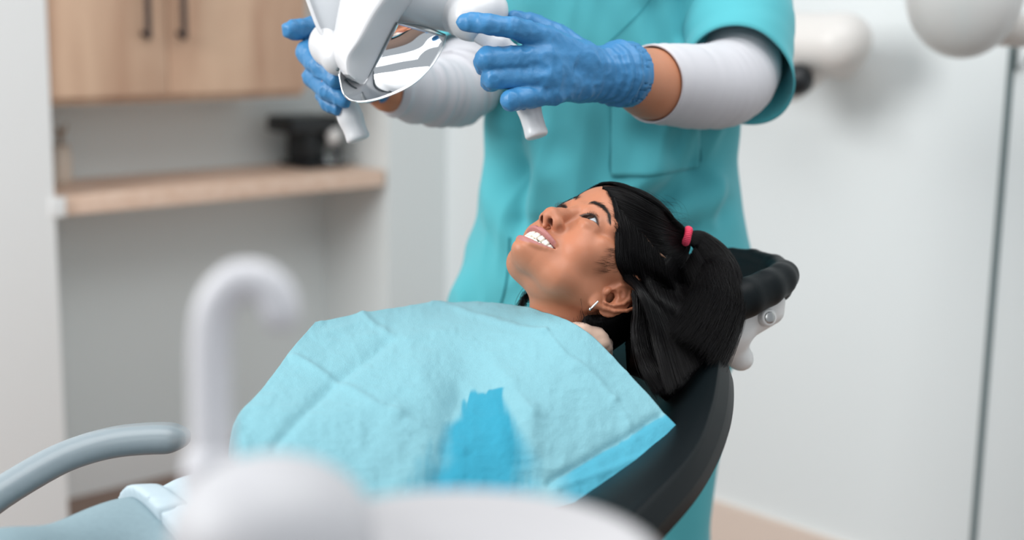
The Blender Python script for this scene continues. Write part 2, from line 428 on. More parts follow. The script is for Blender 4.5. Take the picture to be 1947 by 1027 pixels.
# diffuser vase with dried stems beside the partition
vq = ray_z(117, 350, SH_Z); vu, vn = run(vq)
M_vase = mat('cream_ceramic', lin(214, 200, 186), rough=.5)
M_stem = mat('dry_stem', lin(170, 140, 112), rough=.8)
vs = empty('vase', R3(vu, vn, SH_Z), 'slim cream vase of dried stems on the shelf beside the white partition', 'vase')
vh = .100
lathe('vessel', R3(vu, vn, SH_Z + .0005), [(0, 0), (.024, 0), (.027, .01), (.026, vh * .8), (.020, vh), (.0175, vh), (.021, vh * .8), (.02, .01), (0, .008)], M_vase, vs)
rs = random.Random(4)
for i in range(7):
    a = rs.uniform(0, 6.28); b_ = rs.uniform(.006, .02)
    tube_obj('dried_stem', [R3(vu, vn, SH_Z + .05), R3(vu + .3 * b_ * math.cos(a), vn + .3 * b_ * math.sin(a), SH_Z + vh + .005), R3(vu + b_ * math.cos(a), vn + b_ * math.sin(a), SH_Z + vh + rs.uniform(.03, .055))], [.0012, .0012, .003], M_stem, vs, n=10, sides=6)

# ---------------------------------------------------------------- equipment on the right wall
M_wplast = mat('white_plastic', lin(222, 218, 214), rough=.4)
M_wplast2 = mat('pale_plastic', lin(212, 212, 210), rough=.3, coat=.3)
def Bp(px, py, off):      # point off the right wall
    a = Wp(px, py, 1.0) - CAM; k = (U_B - off - CAM @ RU) / (a @ RU); return CAM + a * k
q = Bp(1560, 90, .12)
F = Field(np.minimum(Bp(1440, 20, .0), Bp(1660, 200, .35)) - .3, np.maximum(Bp(1440, 20, .0), Bp(1660, 200, .35)) + .3, .008)
F.chain([Bp(1400, 75, .2), Bp(1595, 82, .2)], [.062, .060], .01)
F.cap(Bp(1545, 120, .16), Bp(1500, 150, .2), .045, .05, .03)
F.cap(Bp(1610, 75, .19), Bp(1600, 110, .16), .050, .045, .02)
F.cap(Bp(1600, 95, .10), Bp(1600, 95, .0), .035, .04, .02)
v, f = F.mesh(3)
xr = empty('wall_arm_unit', R3(U_B, run(q)[1], q[2] - .06), 'rounded white wall arm unit with a black knob right of the dentist sleeve', 'medical arm')
mesh_np('housing', v, f, M_wplast, xr)
kb = Bp(1516, 152, .26); kd = kb - Bp(1516, 152, .3)
F = Field(kb - .08, kb + .08, .004); F.ball(kb, (.034, .034, .034)); F.cap(kb, Bp(1530, 140, .2), .02, .02, .006)
v, f = F.mesh(2); mesh_np('knob', v, f, M_black, xr)
# lamp head on a wall arm, top right
q = Bp(1833, -20, .35)
wl = empty('wall_lamp', R3(U_B, run(q)[1], q[2]), 'large round white lamp head on a horizontal wall arm at top right', 'lamp')
F = Field(q - .25, q + .3, .006); c = Bp(1833, -22, .35)
F.ball(c, (.112, .07, .124), rot=np.stack([RN, RU, UZ], 1)); v, f = F.mesh(2); mesh_np('lamp_head', v, f, M_wplast2, wl)
A = Bp(1850, 55, .25); B = Bp(2080, 62, .2)
F = Field(np.minimum(np.minimum(A, B), Bp(2080, 62, 0)) - .1, np.maximum(np.maximum(A, B), Bp(2080, 62, 0)) + .1, .006); F.cap(A, B, .030, .032); F.cap(B, Bp(2080, 62, 0), .035, .04, .02)
F.cap(A, c + (A - c) * .3, .02, .02, .02)
v, f = F.mesh(2); mesh_np('arm', v, f, M_wplast, wl)
tube_obj('cable', [Bp(1932, 84, .2), Bp(1931, 95, .05), Bp(1928, 130, .012)], .006, M_seam, wl, n=12, sides=8)
# ---------------------------------------------------------------- heads (local: x = person's right, y = front, z = up, millimetres)
def eye_c(s): return np.array([27.8 * s, 63.3, 3.0])
def lip_up(x):   return -53.5 + 1.0 * (x / 26) ** 2           # lower edge of upper lip
def lip_lo(x):   return -69.0 + 13.0 * np.abs(x / 26) ** 2.2      # upper edge of lower lip
def muz(x):      return 86.0 - 15.0 * (np.abs(x) / 27) ** 2     # front of lips
def ear_pts(P, s, E0, AX, BX, NX):
    return [E0 + AX * a * 1.08 + BX * b * 1.12 + NX * c for a, b, c in P]
def make_head(h=1.25, smile=True, neck=None, zlo=-150):
    F = Field((-100, -165, zlo), (100, 112, 124), h)
    F.ball((0, -14, 28), (71, 85, 86))
    F.ball((0, 21, 42), (60, 60, 54), 12)
    F.ball((0, 22, -20), (59, 53, 63), 14)                 # face block
    for s in (-1, 1):
        F.chain([(s * 49, 0, -44), (s * 33, 36, -63), (s * 9, 60, -75)], [16, 15, 11], 18)
        F.ball((s * 36, 45, -28), (22, 23.5, 22), 11)          # cheek
        F.ball((s * 52, 32, -8), (13, 26, 14), 12)           # cheekbone
        F.cap((s * 14, 70, 17), (s * 42, 57, 17), 11, 9, 10)  # brow
    F.ball((0, 71, -78), (13.5, 13, 11), 7)                  # chin
    F.ball((0, 16, -48), (43, 44, 24), 16)                 # under jaw
    F.ball((0, 58, -58), (28, 24, 25), 12)                  # muzzle
    if neck is None: neck = [(0, -28, -40), (0, -60, -95), (0, -112, -160)]
    F.chain(neck, [42, 39, 46], 20)
    for s in (-1, 1):
        F.ball((s * 29, 94, 3), (15, 20, 12), 10, 'sub')      # socket
        F.ball((s * 29, 58, -14), (17, 14.5, 9), 9)
        F.ball(eye_c(s), 12.9, 8)                            # lids
        F.chain([(s * 21, 72, -4), (s * 26, 73, -7), (s * 33, 72.5, -8), (s * 40, 66, -5)], [.4, .8, 1.2, .8], 9)   # smiling lower lid
    # nose
    F.chain([(0, 71, 14), (0, 75, 0), (0, 82, -16), (0, 88, -26)], [8, 6.5, 7.5, 9], 7)
    F.ball((0, 88.5, -28), (9.5, 8.5, 8.5), 5)
    for s in (-1, 1):
        F.ball((s * 11.5, 81, -30), (7.2, 9.5, 7.2), 7)
    for s in (-1, 1):
        F.ball((s * 7.2, 87.5, -37), (3.6, 6.2, 4.2), 1.5, 'sub')
        F.ball((s * 8.2, 84, -32), (3, 5, 5), 1.5, 'sub')
    F.cap((0, 92, -33), (0, 82, -40), 3.2, 3.0, 2.5)
    # nasolabial fold and cheek bulge of the smile
    if smile:
        for s in (-1, 1):
            F.chain([(s * 19, 79, -33), (s * 27, 78, -44), (s * 33, 72, -58), (s * 32, 68, -72)], [1.8, 3.0, 3.2, 1.6], 3.5, 'sub')
    # lips
    xs = np.linspace(-26, 26, 15)
    up = [(x, muz(x) - 3.2, lip_up(x) + 3.0 - .8 * math.exp(-(x / 3) ** 2)) for x in xs]
    F.chain(up, [1.4 + 2.5 * (1 - abs(x / 26) ** 1.8) for x in xs], 3.0)
    lo = [(x, muz(x) - 5.0, lip_lo(x) - 2.8) for x in xs]
    F.chain(lo, [1.2 + 2.8 * (1 - abs(x / 26) ** 2) for x in xs], 3.5)
    F.cap((-10, 85, -76), (10, 85, -76), 1.0, 1.0, 5, 'sub')    # mentolabial hollow
    F.cap((0, 86.5, -42), (0, 86, -48), 1.0, 1.4, 3, 'sub')     # philtrum
    # mouth opening
    def mouth(X, Y, Z):
        d = np.maximum(Z - lip_up(X), lip_lo(X) - Z) * .85
        return np.maximum(d, 58 - Y)
    F.fn((-32, 50, -78), (32, 100, -44), mouth, .8, 'sub')
    # eye openings: almond around the eyeball
    for s in (-1, 1):
        def alm(X, Y, Z, s=s):
            x = X * s - 26.2; a = 12.2; su, sl = 5.2, 3.0
            ru = (a * a + su * su) / (2 * su); rl = (a * a + sl * sl) / (2 * sl)
            z = Z - 3 - x * .04
            d = np.maximum(np.sqrt(x * x + (z + ru - su) ** 2) - ru, np.sqrt(x * x + (z - rl + sl) ** 2) - rl)
            return np.maximum(d, 60 - Y)
        F.fn((s * 29 - 18, 55, -12), (s * 29 + 18, 100, 15), alm, .6, 'sub')
        # lid crease
        cr = []
        for x in np.linspace(-13, 14, 9):
            z = 9.5 - (x / 14) ** 2 * 7.5; y = 63.3 + math.sqrt(max(13.4 ** 2 - x * x * .8 - z * z, 4)) + .4; z += 3
            cr.append((s * (26.7 + x), y, z))
        F.chain(cr, .55, 1.6, 'sub')
    # ears
    for s in (-1, 1):
        E0 = np.array([s * 62.0, 5, -23]); AX = np.array([s * .42, -.90, .0]); AX /= np.linalg.norm(AX)
        BX = np.array([s * .10, -.20, 1.0]); BX /= np.linalg.norm(BX); NX = np.cross(AX, BX) * (-s); NX = NX if NX[0] * s > 0 else -NX
        rot = np.stack([AX, BX, NX], 1)
        G = Field(E0 - 48, E0 + 48, min(h, 1.1))
        G.ball(E0 + AX * 16 + BX * 3.3, (16.5, 28, 2.6), rot=rot)
        G.chain(ear_pts([(5, 1, 1.0), (2.5, 13, 1.5), (7, 24, 2), (15, 29.5, 2.5), (24, 27, 3), (30, 17, 3.5), (30.5, 4, 3.5), (26, -9, 3), (19, -18, 2.3), (12, -24, 1.6)], s, E0, AX, BX, NX), [1.4, 1.9, 2.1, 2.2, 2.3, 2.3, 2.2, 2.1, 2.6, 4], 1.6)
        G.ball(E0 + AX * 9 - BX * 23.5 + NX * 1, (7.5, 8.5, 3.8), 3, rot=rot)
        G.chain(ear_pts([(12, 20, 2.2), (19, 14, 3), (22.5, 5, 3.4), (20.5, -6, 3.2), (14, -13, 3)], s, E0, AX, BX, NX), [1.2, 1.7, 1.9, 1.9, 2.2], 1.6)
        G.chain(ear_pts([(21, 21, 3.4), (21.5, 12, 3)], s, E0, AX, BX, NX), [1.4, 2.0], 2.0)
        G.chain(ear_pts([(4, 3, 1.5), (11, 5, 1.5)], s, E0, AX, BX, NX), [1.6, 1.0], 2.0)      # crus
        G.ball(E0 + AX * 12 - BX * 3 + NX * 3.5, (6.8, 9.5, 6.0), 1.2, 'sub', rot=rot)         # concha
        G.ball(E0 + AX * 13 + BX * 9.5 + NX * 4.5, (5.0, 4.5, 4), 1.5, 'sub', rot=rot)
        G.chain(ear_pts([(10, 24, 4.2), (18, 24.5, 5), (26, 15, 5.4), (26, 2, 5.4), (22, -12, 5)], s, E0, AX, BX, NX), [1.0, 1.6, 1.9, 1.8, .8], 1.5, 'sub')   # scapha
        G.ball(E0 + AX * 3.5 - BX * 4.5 + NX * 2.2, (3.6, 5.2, 3.2), 2.5, rot=rot)               # tragus
        # merge into head grid
        lo = np.maximum(E0 - 46, F.lo); sl, (X, Y, Z) = F.box(lo, E0 + 46)
        P = np.stack(np.broadcast_arrays(X, Y, Z), -1).reshape(-1, 3)
        q = (P - G.lo) / G.h; q = np.clip(q, 0, np.array(G.n) - 1.001); i = q.astype(int); u = q - i; val = 0
        for a in (0, 1):
            for b in (0, 1):
                for c in (0, 1):
                    w = np.abs(1 - a - u[:, 0]) * np.abs(1 - b - u[:, 1]) * np.abs(1 - c - u[:, 2])
                    val = val + w * G.V[i[:, 0] + a, i[:, 1] + b, i[:, 2] + c]
        F.comb(sl, val.reshape(F.V[sl].shape), 2.2, 'add')
    return F
def seg_dist(P, pts):
    d = np.full(len(P), 1e9); pts = np.array(pts, float)
    for i in range(len(pts) - 1):
        a, b = pts[i], pts[i + 1]; ab = b - a; t = np.clip(((P - a) @ ab) / (ab @ ab), 0, 1)
        d = np.minimum(d, np.linalg.norm(P - a - t[:, None] * ab, axis=1))
    return d
def sstep(a, b, x): t = np.clip((x - a) / (b - a), 0, 1); return t * t * (3 - 2 * t)
def brow_pts(s): return [(s * 11, 83, 19), (s * 18, 82, 23.5), (s * 27, 79, 25.5), (s * 36.5, 72, 23.5), (s * 44, 63, 16)]
def hair_zone(X, Y, Z):
    """negative inside the hair (local mm)"""
    x = np.abs(X)
    a = -(Y - 75 + .0034 * x * x) * .80 + (Z - 60) * .60 + 27 * sstep(18, 52, x)
    side = np.where(Z < 32, -(Y - 53 + (32 - Z) * .80), 99)
    ear = np.sqrt((Y + 6) ** 2 + ((Z + 16) * .8) ** 2) - 27
    return -np.minimum(np.minimum(a, side), np.where(x > 40, ear, 99))
def paint_head(v, base, lipc, hairc):
    C = np.tile(np.array(base), (len(v), 1)); mx = lambda w, c: C.__setitem__(slice(None), C * (1 - w[:, None]) + np.array(c) * w[:, None])
    base = np.array(base)
    # warm cheeks, nose and ears
    w = np.zeros(len(v))
    for s in (-1, 1):
        w = np.maximum(w, .35 * np.exp(-(np.linalg.norm(v - (s * 40, 60, -32), axis=1) / 20) ** 2))
        w = np.maximum(w, .55 * np.exp(-(np.linalg.norm(v - (s * 70, -8, -15), axis=1) / 22) ** 2))
    w = np.maximum(w, .35 * np.exp(-(np.linalg.norm(v - (0, 90, -35), axis=1) / 13) ** 2))
    mx(w, base * (1.08, .92, .88))
    for s in (-1, 1):      # lids slightly darker, lash line
        e = eye_c(s); r = np.linalg.norm((v - e - (0, 6, 0)) * (1, 1, 1.2), axis=1)
        mx(.22 * (1 - sstep(11, 20, r)), base * .62)
        x = (v[:, 0] * s - 26.2); a = 12.2; su, sl = 5.2, 3.0
        ru = (a * a + su * su) / (2 * su); rl = (a * a + sl * sl) / (2 * sl); z = v[:, 2] - 3 - x * .04
        du = np.sqrt(x * x + (z + ru - su) ** 2) - ru; dl = np.sqrt(x * x + (z - rl + sl) ** 2) - rl
        d = np.maximum(du, dl); near = (v[:, 1] > 56) & (np.abs(x) < 17)
        mx(np.where(near & (z > -1), .92 * (1 - sstep(1.1, 2.8, np.abs(d))), 0), (.012, .008, .008))
        mx(np.where(near & (z <= -1), .55 * (1 - sstep(.3, 1.4, np.abs(d))), 0), (.05, .02, .02))
        d = seg_dist(v * (1, .35, 1), np.array(brow_pts(s)) * (1, .35, 1)) + (v[:, 1] < 40) * 99; n = noise3(v, .45) * 1.0
        t = np.clip((v[:, 0] * s - 13) / 36, 0, 1); wd = 4.0 - 2.0 * t
        mx(.62 * (1 - sstep(wd * .35, wd * 1.25, d + n)) * sstep(-3, 5, v[:, 0] * s - 12), hairc)
    x = v[:, 0]; zz = v[:, 2]; inm = np.maximum(zz - lip_up(x), lip_lo(x) - zz)
    front = v[:, 1] > muz(x) - 9
    r_up = 1.4 + 2.5 * (1 - np.clip(np.abs(x / 26), 0, 1) ** 1.8); r_lo = 1.2 + 2.8 * (1 - np.clip(np.abs(x / 26), 0, 1) ** 2)
    up_c = lip_up(x) + 3.0; lo_c = lip_lo(x) - 2.8
    cup = 1.8 * np.exp(-(x / 3.2) ** 2)
    wl = (zz > (lip_up(x) + lip_lo(x)) / 2) * (1 - sstep(-.6, 1.0, zz - (up_c + r_up * 1.1 - cup))) + (zz <= (lip_up(x) + lip_lo(x)) / 2) * (1 - sstep(-.8, 1.0, (lo_c - r_lo * .95) - zz))
    mx(np.where(front & (np.abs(x) < 27.5), wl * .9 * (1 - sstep(25, 28, np.abs(x))), 0), lipc)
    inside = (inm < 1.0) & (v[:, 1] < muz(x) - 5.5) & (v[:, 1] > 40) & (np.abs(x) < 29)
    mx(inside * 1.0, (.16, .025, .025))
    for s in (-1, 1):
        r = np.linalg.norm((v - (s * 7.6, 86, -35)) / (1, 1.4, 1.3), axis=1)
        mx(.85 * (1 - sstep(3.0, 5.2, r)) * (v[:, 1] < 90), (.06, .02, .015))  # nostril shade deepened by dark paint in the skin colour
    hz = hair_zone(*v.T) + 2.5 * noise3(v, .25)
    mx(.80 * (1 - sstep(-3, 9, hz)) * (v[:, 1] > 5) * (v[:, 2] > 0), (.035, .018, .012))
    mo = np.linalg.norm(v - (-43, 70, -20), axis=1); mx(.5 * (1 - sstep(.5, 1.3, mo)), (.08, .03, .02))
    mo = np.linalg.norm(v - (-50, 58, -24), axis=1); mx(.5 * (1 - sstep(.5, 1.2, mo)), (.08, .03, .02))
    return np.clip(C, 0, 1)
M_skin = mat('skin', None, rough=.48, spec=.42, sub=.12, attr=True, bump=(450, .12, .0006), var=(45, .06))
M_eye = mat('eye', None, rough=.08, spec=.5, attr=True)
M_teeth = mat('teeth', lin(232, 226, 214), rough=.18, spec=.5, sub=.1)
M_gum = mat('gum', lin(190, 84, 88), rough=.25, sub=.1)
M_hair = mat('black_hair', (.0045, .004, .0045), rough=.40, spec=.2)
M_brow = mat('brow_hair', (.014, .009, .008), rough=.5)
def eyeball(name, c, gaze, T, parent, r=11.6):
    g = np.array(gaze, float); g /= np.linalg.norm(g); a = np.cross(g, [0, 0, 1]); a /= np.linalg.norm(a); b = np.cross(a, g)
    th = np.r_[np.linspace(0, .62, 26), np.linspace(.66, np.pi, 22)]; ph = np.arange(40) * 2 * np.pi / 40; V = []; C = []
    for t in th:
        bulge = 1 + .045 * max(0, 1 - (t / .52) ** 2)
        V.append(c + r * bulge * (math.cos(t) * g + math.sin(t) * (np.cos(ph)[:, None] * a + np.sin(ph)[:, None] * b)))
        ir = .56
        if t < .22: cc = np.tile((.004, .004, .004), (40, 1))
        elif t < ir: cc = np.array((.035, .016, .009)) * (.7 + .6 * np.random.default_rng(int(t * 1000)).random((40, 1)))
        elif t < ir + .05: cc = np.tile((.02, .015, .015), (40, 1))
        else: cc = np.tile((.36, .40, .43), (40, 1))
        C.append(cc)
    V = np.vstack(V); C = np.vstack(C); n = 40
    Fc = [[i * n + j, (i + 1) * n + j, (i + 1) * n + (j + 1) % n, i * n + (j + 1) % n] for i in range(len(th) - 1) for j in range(n)]
    return mesh_np(name, T(V), Fc, M_eye, parent, col=C)
def teeth(T, parent):
    for (nm, z0, hh, yo, n, wd, sc_) in (('upper_teeth', -52.0, 8.6, 0, 10, [8.2, 6.8, 7.2, 6.6, 6.6], 1), ('lower_teeth', -69.6, 8.6, -1.2, 10, [5.6, 5.8, 6.6, 6.6, 6.6], 1)):
        F = Field((-30, 40, -84), (30, 86, -44), .5)
        def arc(s):   # arc-length walk on the dental ellipse
            ph = np.linspace(0, np.pi / 2, 200); X = 26 * np.sin(ph); Y = 50 + (29 + yo) * np.cos(ph)
            L = np.r_[0, np.cumsum(np.hypot(np.diff(X), np.diff(Y)))]
            return np.interp(s, L, X), np.interp(s, L, Y), np.interp(s, L, np.arctan2(np.sin(ph) * (29 + yo), np.cos(ph) * 26))
        for sd in (-1, 1):
            s0 = 0
            for k, w in enumerate(wd):
                x, y, an = arc(s0 + w / 2); s0 += w + .05
                hk = hh * [1, .90, .98, .84, .72][k] if nm == 'upper_teeth' else hh * [1, 1, 1.05, .95, .85][k]
                zc = z0 - hk / 2 if nm == 'upper_teeth' else z0 + hk / 2
                ax = np.array([math.cos(an), -math.sin(an) * 1.0, 0]); nx = np.array([math.sin(an), math.cos(an), 0])
                if sd < 0: ax = ax * (-1, 1, 1); nx = nx * (-1, 1, 1)
                x *= sd
                def tooth(X, Y, Z):
                    u = (X - x) * ax[0] + (Y - y) * ax[1]; n_ = (X - x) * nx[0] + (Y - y) * nx[1]; zl = Z - zc
                    tap = (1 - .10 * np.clip(zl / hk, -1, 1) * (1 if nm == 'upper_teeth' else -1))
                    qx = np.abs(u) - (w / 2 - 1.9) * tap; qz = np.abs(zl) - (hk / 2 - 1.9); qn = np.abs(n_) - .9
                    return np.sqrt(np.maximum(qx, 0) ** 2 + np.maximum(qz, 0) ** 2 + np.maximum(qn, 0) ** 2) + np.minimum(np.maximum(qx, np.maximum(qz, qn)), 0) - 1.9
                F.fn((x - 9, y - 9, zc - 9), (x + 9, y + 9, zc + 9), tooth, .12)
        v, f = F.mesh(1, .4); mesh_np(nm, T(v), f, M_teeth, parent)
    F = Field((-32, 36, -84), (32, 86, -44), .8)
    for z, r, yo in ((-52.5, 3.0, -2.2), (-73, 3.2, -5)):
        ph = np.linspace(-1.45, 1.45, 17); F.chain([(25.5 * math.sin(p), 50 + (28.5 + yo) * math.cos(p), z) for p in ph], r)
    v, f = F.mesh(2); mesh_np('gums', T(v), f, M_gum, parent)
# ---------------------------------------------------------------- the girl: head pose
HR = CAM3 @ np.array([[-0.59689386, -0.28292502, 0.75078037], [-0.23594304, -0.83248556, -0.501297], [0.76684328, -0.4763625, 0.43015133]])
HO = CAM + CAM3 @ np.array([.08871524, -.00197432, 1.64]); HS = .982e-3
def GT(p): return HO + (np.asarray(p, float) * HS) @ HR.T
def GI(w): return ((np.asarray(w) - HO) @ HR) / HS
girl = empty('person', HO - np.array([.3, .2, .3]), 'girl lying in the dental chair and smiling up, blue bib over her chest', 'person')
SKIN = lin(182, 120, 90); LIP = lin(172, 112, 110)
NK = [GI(Wp(1092, 560, 1.64)), GI(Wp(1076, 612, 1.635)), GI(Wp(1046, 700, 1.62))]
GF = make_head(1.2, neck=[tuple(p) for p in NK])
gv, gf = GF.mesh(1, .45)
gcol = paint_head(gv, SKIN, LIP, (.012, .008, .008))
# ---- torso frame: TW = towards her left side (near), TL = towards the feet, TN = up from the chest
TW = np.array([.6, -.8, 0]); _th = math.radians(10)
TL = np.array([-.8 * math.cos(_th), -.6 * math.cos(_th), -math.sin(_th)]); TN = -np.cross(TW, TL)
if TN[2] < 0: TN = -TN
N2 = Wp(1046, 700, 1.62) - TN * .062
def TP(w, l, n): return N2 + TW * w + TL * l + TN * n
TB = np.stack([TW, TL, TN], 1)
def torso_field(grow=0., h=.006, lower=True, legs=True, arms=True):
    A = Field((-1.05, .75, .55), (.55, 1.95, 1.1), h); g = grow
    A.cap(TP(0, .0, .03), TP(0, .06, -.01), .036 + g, .05 + g, .02)
    A.ball(TP(0, .13, -.02), (.118 + g, .15 + g, .074 + g), .03, rot=TB)
    A.ball(TP(0, .28, -.015), (.108 + g, .13 + g, .070 + g), .03, rot=TB)
    A.ball(TP(0, .40, -.02), (.125 + g, .10 + g, .078 + g), .03, rot=TB)
    for s in (-1, 1):
        if arms:
            A.chain([TP(s * .05, .04, -.015), TP(s * .108, .075, -.02)], [.04 + g, .040 + g], .03)
            A.chain([TP(s * .108, .075, -.02), TP(s * .125, .23, -.04), TP(s * .075, .34, .045)], [.038 + g, .032 + g, .024 + g], .02)
        if legs:
            kn = [Wp(245, 1090, 1.40), Wp(0, 1145, 1.27), Wp(-260, 1215, 1.12)] if s > 0 else [TP(-.07, .58, -.02), TP(-.07, .70, -.03), TP(-.07, .82, -.05)]
            A.chain([TP(s * .065, .42, -.03)] + kn, [.074 + g, .063 + g, .056 + g, .048 + g], .03)
            sh_ = kn[-1] + TL * .30 - TN * .14
            A.chain([kn[-1], sh_], [.046 + g, .032 + g], .02)
            if g == 0: A.chain([sh_, sh_ + TL * .03 + TN * .09], [.03, .022], .02)
    return A
gv, gf = GF.mesh(1, .45)
gcol = paint_head(gv, SKIN, LIP, (.012, .008, .008))
TFd = torso_field(0.0, .006)
if True:     # hands resting on the tummy
    for s in (-1, 1):
        b_ = TP(s * .06, .345, .052)
        for k in range(4):
            p_ = b_ + TW * (-s) * .01 + TL * (.012 * (k - 1.5)); TFd.chain([p_, p_ - TW * s * .045 + TN * .008, p_ - TW * s * .07 - TN * .002], [.0095, .0085, .007], .006)
tv, tf = TFd.mesh(2)
bv_, bf_ = join([(GT(gv), gf), (tv, tf)])
body = mesh_np('body', bv_, bf_, M_skin, girl, col=np.vstack([gcol, np.tile(SKIN, (len(tv), 1))]))
for s in (-1, 1): eyeball('eye', eye_c(s), (.30, 1, .26) if s < 0 else (.18, 1, .2), GT, girl)
teeth(GT, girl)
# ---------------------------------------------------------------- hair
# hair cap over the skull
def hairline(v):
    """>0 inside the hair (local mm)"""
    y, z, x = v[:, 1], v[:, 2], np.abs(v[:, 0])
    a = -(y - 74 + .0035 * x * x) * .80 + (z - 62) * .60      # sloping front hairline
    b = -(y - 30) - np.maximum(0, -z) * .0                     # in front of the ear
    side = np.where(z < 30, -(y - 34 + (30 - z) * .55), 99)
    return np.minimum(a + 14 * sstep(35, 62, x), side)
HF = Field((-96, -135, -110), (96, 112, 132), 1.6)
HF.ball((0, -15, 29), (75, 89, 88)); HF.ball((0, 21.5, 42.5), (63.5, 60, 54.5), 10)
HF.ball((0, -44, -30), (60, 58, 60), 20)
_hl = hair_zone
HF.fn(HF.lo, HF.lo + HF.h * HF.n, _hl, 11, 'int')
hv, hf = HF.mesh(2)
# comb relief
_t = noise3(hv * (.35, .35, 1.2), .5)
TIE = np.array([-34., -16., 122.])
dd = hv - TIE; ang = np.arctan2(dd[:, 0] + .3 * dd[:, 1], dd[:, 1] - .3 * dd[:, 0])
hv = hv + vnormals(hv, hf) * (.5 * noise3(np.c_[ang * 14, dd[:, 2] * .01, dd[:, 0] * .01], 1.0))[:, None]
hair = mesh_np('hair', GT(hv), hf, M_hair, girl)
rg = np.random.default_rng(11)
def skull_push(P, off):
    """keep points outside the skull ellipsoids (local mm); off may vary per strand"""
    out = P.copy()
    for c, r in (((0, -15, 30), (76, 91, 91)), ((0, 19, 45), (61.5, 61, 55))):
        q = (out - c) / np.array(r); k = np.linalg.norm(q, axis=-1, keepdims=True)
        lim = 1 + off / 80
        out = np.where(k < lim, c + (out - c) / np.maximum(k, 1e-6) * lim, out)
    return out
def bez(ps, K):
    """ps: list of (N,3) control points -> (N,K,3)"""
    n = len(ps) - 1; t = np.linspace(0, 1, K)[None, :, None]; r = 0
    for i, p in enumerate(ps): r = r + math.comb(n, i) * t ** i * (1 - t) ** (n - i) * p[:, None, :]
    return r
def taper(K, r0, r1=.25): return r0 * (1 - (1 - r1) * np.linspace(0, 1, K) ** 3)[None]
strands = []
def cap_hit(px, py, off=0.):
    """first point of the hair cap seen at a pixel, in local mm (nearest pass when the ray misses)"""
    o = GI(CAM); out = []
    for x_, y_ in np.atleast_2d(np.c_[px, py]):
        d = GI(Wp(x_, y_, 1.0)) - o; d /= np.linalg.norm(d); t = np.arange(1450, 1850, 1.0)
        p = o + t[:, None] * d; q = (p - HF.lo) / HF.h
        ok = np.all((q > 0) & (q < np.array(HF.n) - 1), axis=1); i = np.clip(q, 0, np.array(HF.n) - 1).astype(int)
        val = np.where(ok, HF.V[i[:, 0], i[:, 1], i[:, 2]], 99)
        q2 = (p - GF.lo) / GF.h; ok2 = np.all((q2 > 0) & (q2 < np.array(GF.n) - 1), axis=1); j = np.clip(q2, 0, np.array(GF.n) - 1).astype(int); val = np.minimum(val, np.where(ok2, GF.V[j[:, 0], j[:, 1], j[:, 2]], 99))
        h = np.where(val < off)[0]; out.append(p[h[0]] if len(h) and val.min() < off else p[np.argmin(np.where(ok, np.linalg.norm((p - (0, -5, 25)) / (1, 1.2, 1.2), axis=1), 1e9))])
    return np.array(out)
def guides_to_strands(guides, N, K, off=(.2, 4.5), jit=1.5):
    """guides: list of (M,3) local polylines ordered side by side -> N strands between them"""
    G_ = np.array([spline(g, K) for g in guides]); m = len(guides) - 1
    a = rg.uniform(0, m - 1e-6, N); i = a.astype(int); u = (a - i)[:, None, None]
    g0, g1 = G_[np.maximum(i - 1, 0)], G_[i]; g2, g3 = G_[i + 1], G_[np.minimum(i + 2, m)]
    P = .5 * (2 * g1 + (g2 - g0) * u + (2 * g0 - 5 * g1 + 4 * g2 - g3) * u ** 2 + (3 * g1 - g0 - 3 * g2 + g3) * u ** 3)
    lift = rg.uniform(off[0], off[1], (N, 1, 1)) * np.sin(np.linspace(.15, np.pi - .15, K))[None, :, None] ** .5
    d = P - np.array([0, -15., 20.]); d /= np.linalg.norm(d, axis=2, keepdims=True)
    j0 = rg.normal(0, jit, (N, 1, 3)); j1 = rg.normal(0, jit, (N, 1, 3)); tt = np.linspace(0, 1, K)[None, :, None]
    return P + d * lift + j0 * (1 - tt) * .6 + j1 * tt
def G2(pts, depths=None):
    out = []
    for k, (x_, y_) in enumerate(pts):
        if depths and depths[k]: out.append(GI(Wp(x_, y_, depths[k])))
        else: out.append(cap_hit(x_, y_)[0])
    return np.array(out)
# 1. combed back to the tie, above the parting
up_g = [G2([(1146, 358), (1184, 363), (1232, 388), (1272, 416), (1304, 444)]),
        G2([(1157, 365), (1194, 379), (1240, 405), (1276, 426), (1305, 447)]),
        G2([(1168, 386), (1202, 404), (1242, 424), (1278, 440), (1305, 450)]),
        G2([(1196, 424), (1222, 436), (1250, 447), (1280, 453), (1305, 454)]),
        G2([(1222, 452), (1242, 460), (1262, 464), (1286, 462), (1306, 457)]),
        G2([(1252, 482), (1266, 482), (1282, 477), (1296, 470), (1308, 460)]),
        G2([(1290, 512), (1296, 502), (1302, 490), (1306, 476), (1309, 462)])]
strands.append(('L', guides_to_strands(up_g, 3600, 22, (.2, 3.2), .9), taper(22, .21, .8)))
# far side of the head, mirrored sweep
N = 900; x = rg.uniform(-20, 62, N); root = skull_push(np.c_[x, 70 - .0125 * x * x, 62 - np.maximum(0, np.abs(x) - 20) * .5 + rg.uniform(0, 12, N)], np.full((N, 1), .6))
tgt = GI(Wp(1305, 449, 1.66)) + rg.normal(0, 2.5, (N, 3)); mid = (root + tgt) / 2; mid = (0, -15, 29) + (mid - (0, -15, 29)) * 1.12
P = bez([root, mid, tgt], 22); P = skull_push(P, rg.uniform(3, 6, (N, 1, 1)))
strands.append(('L', P, taper(22, .22, .8)))
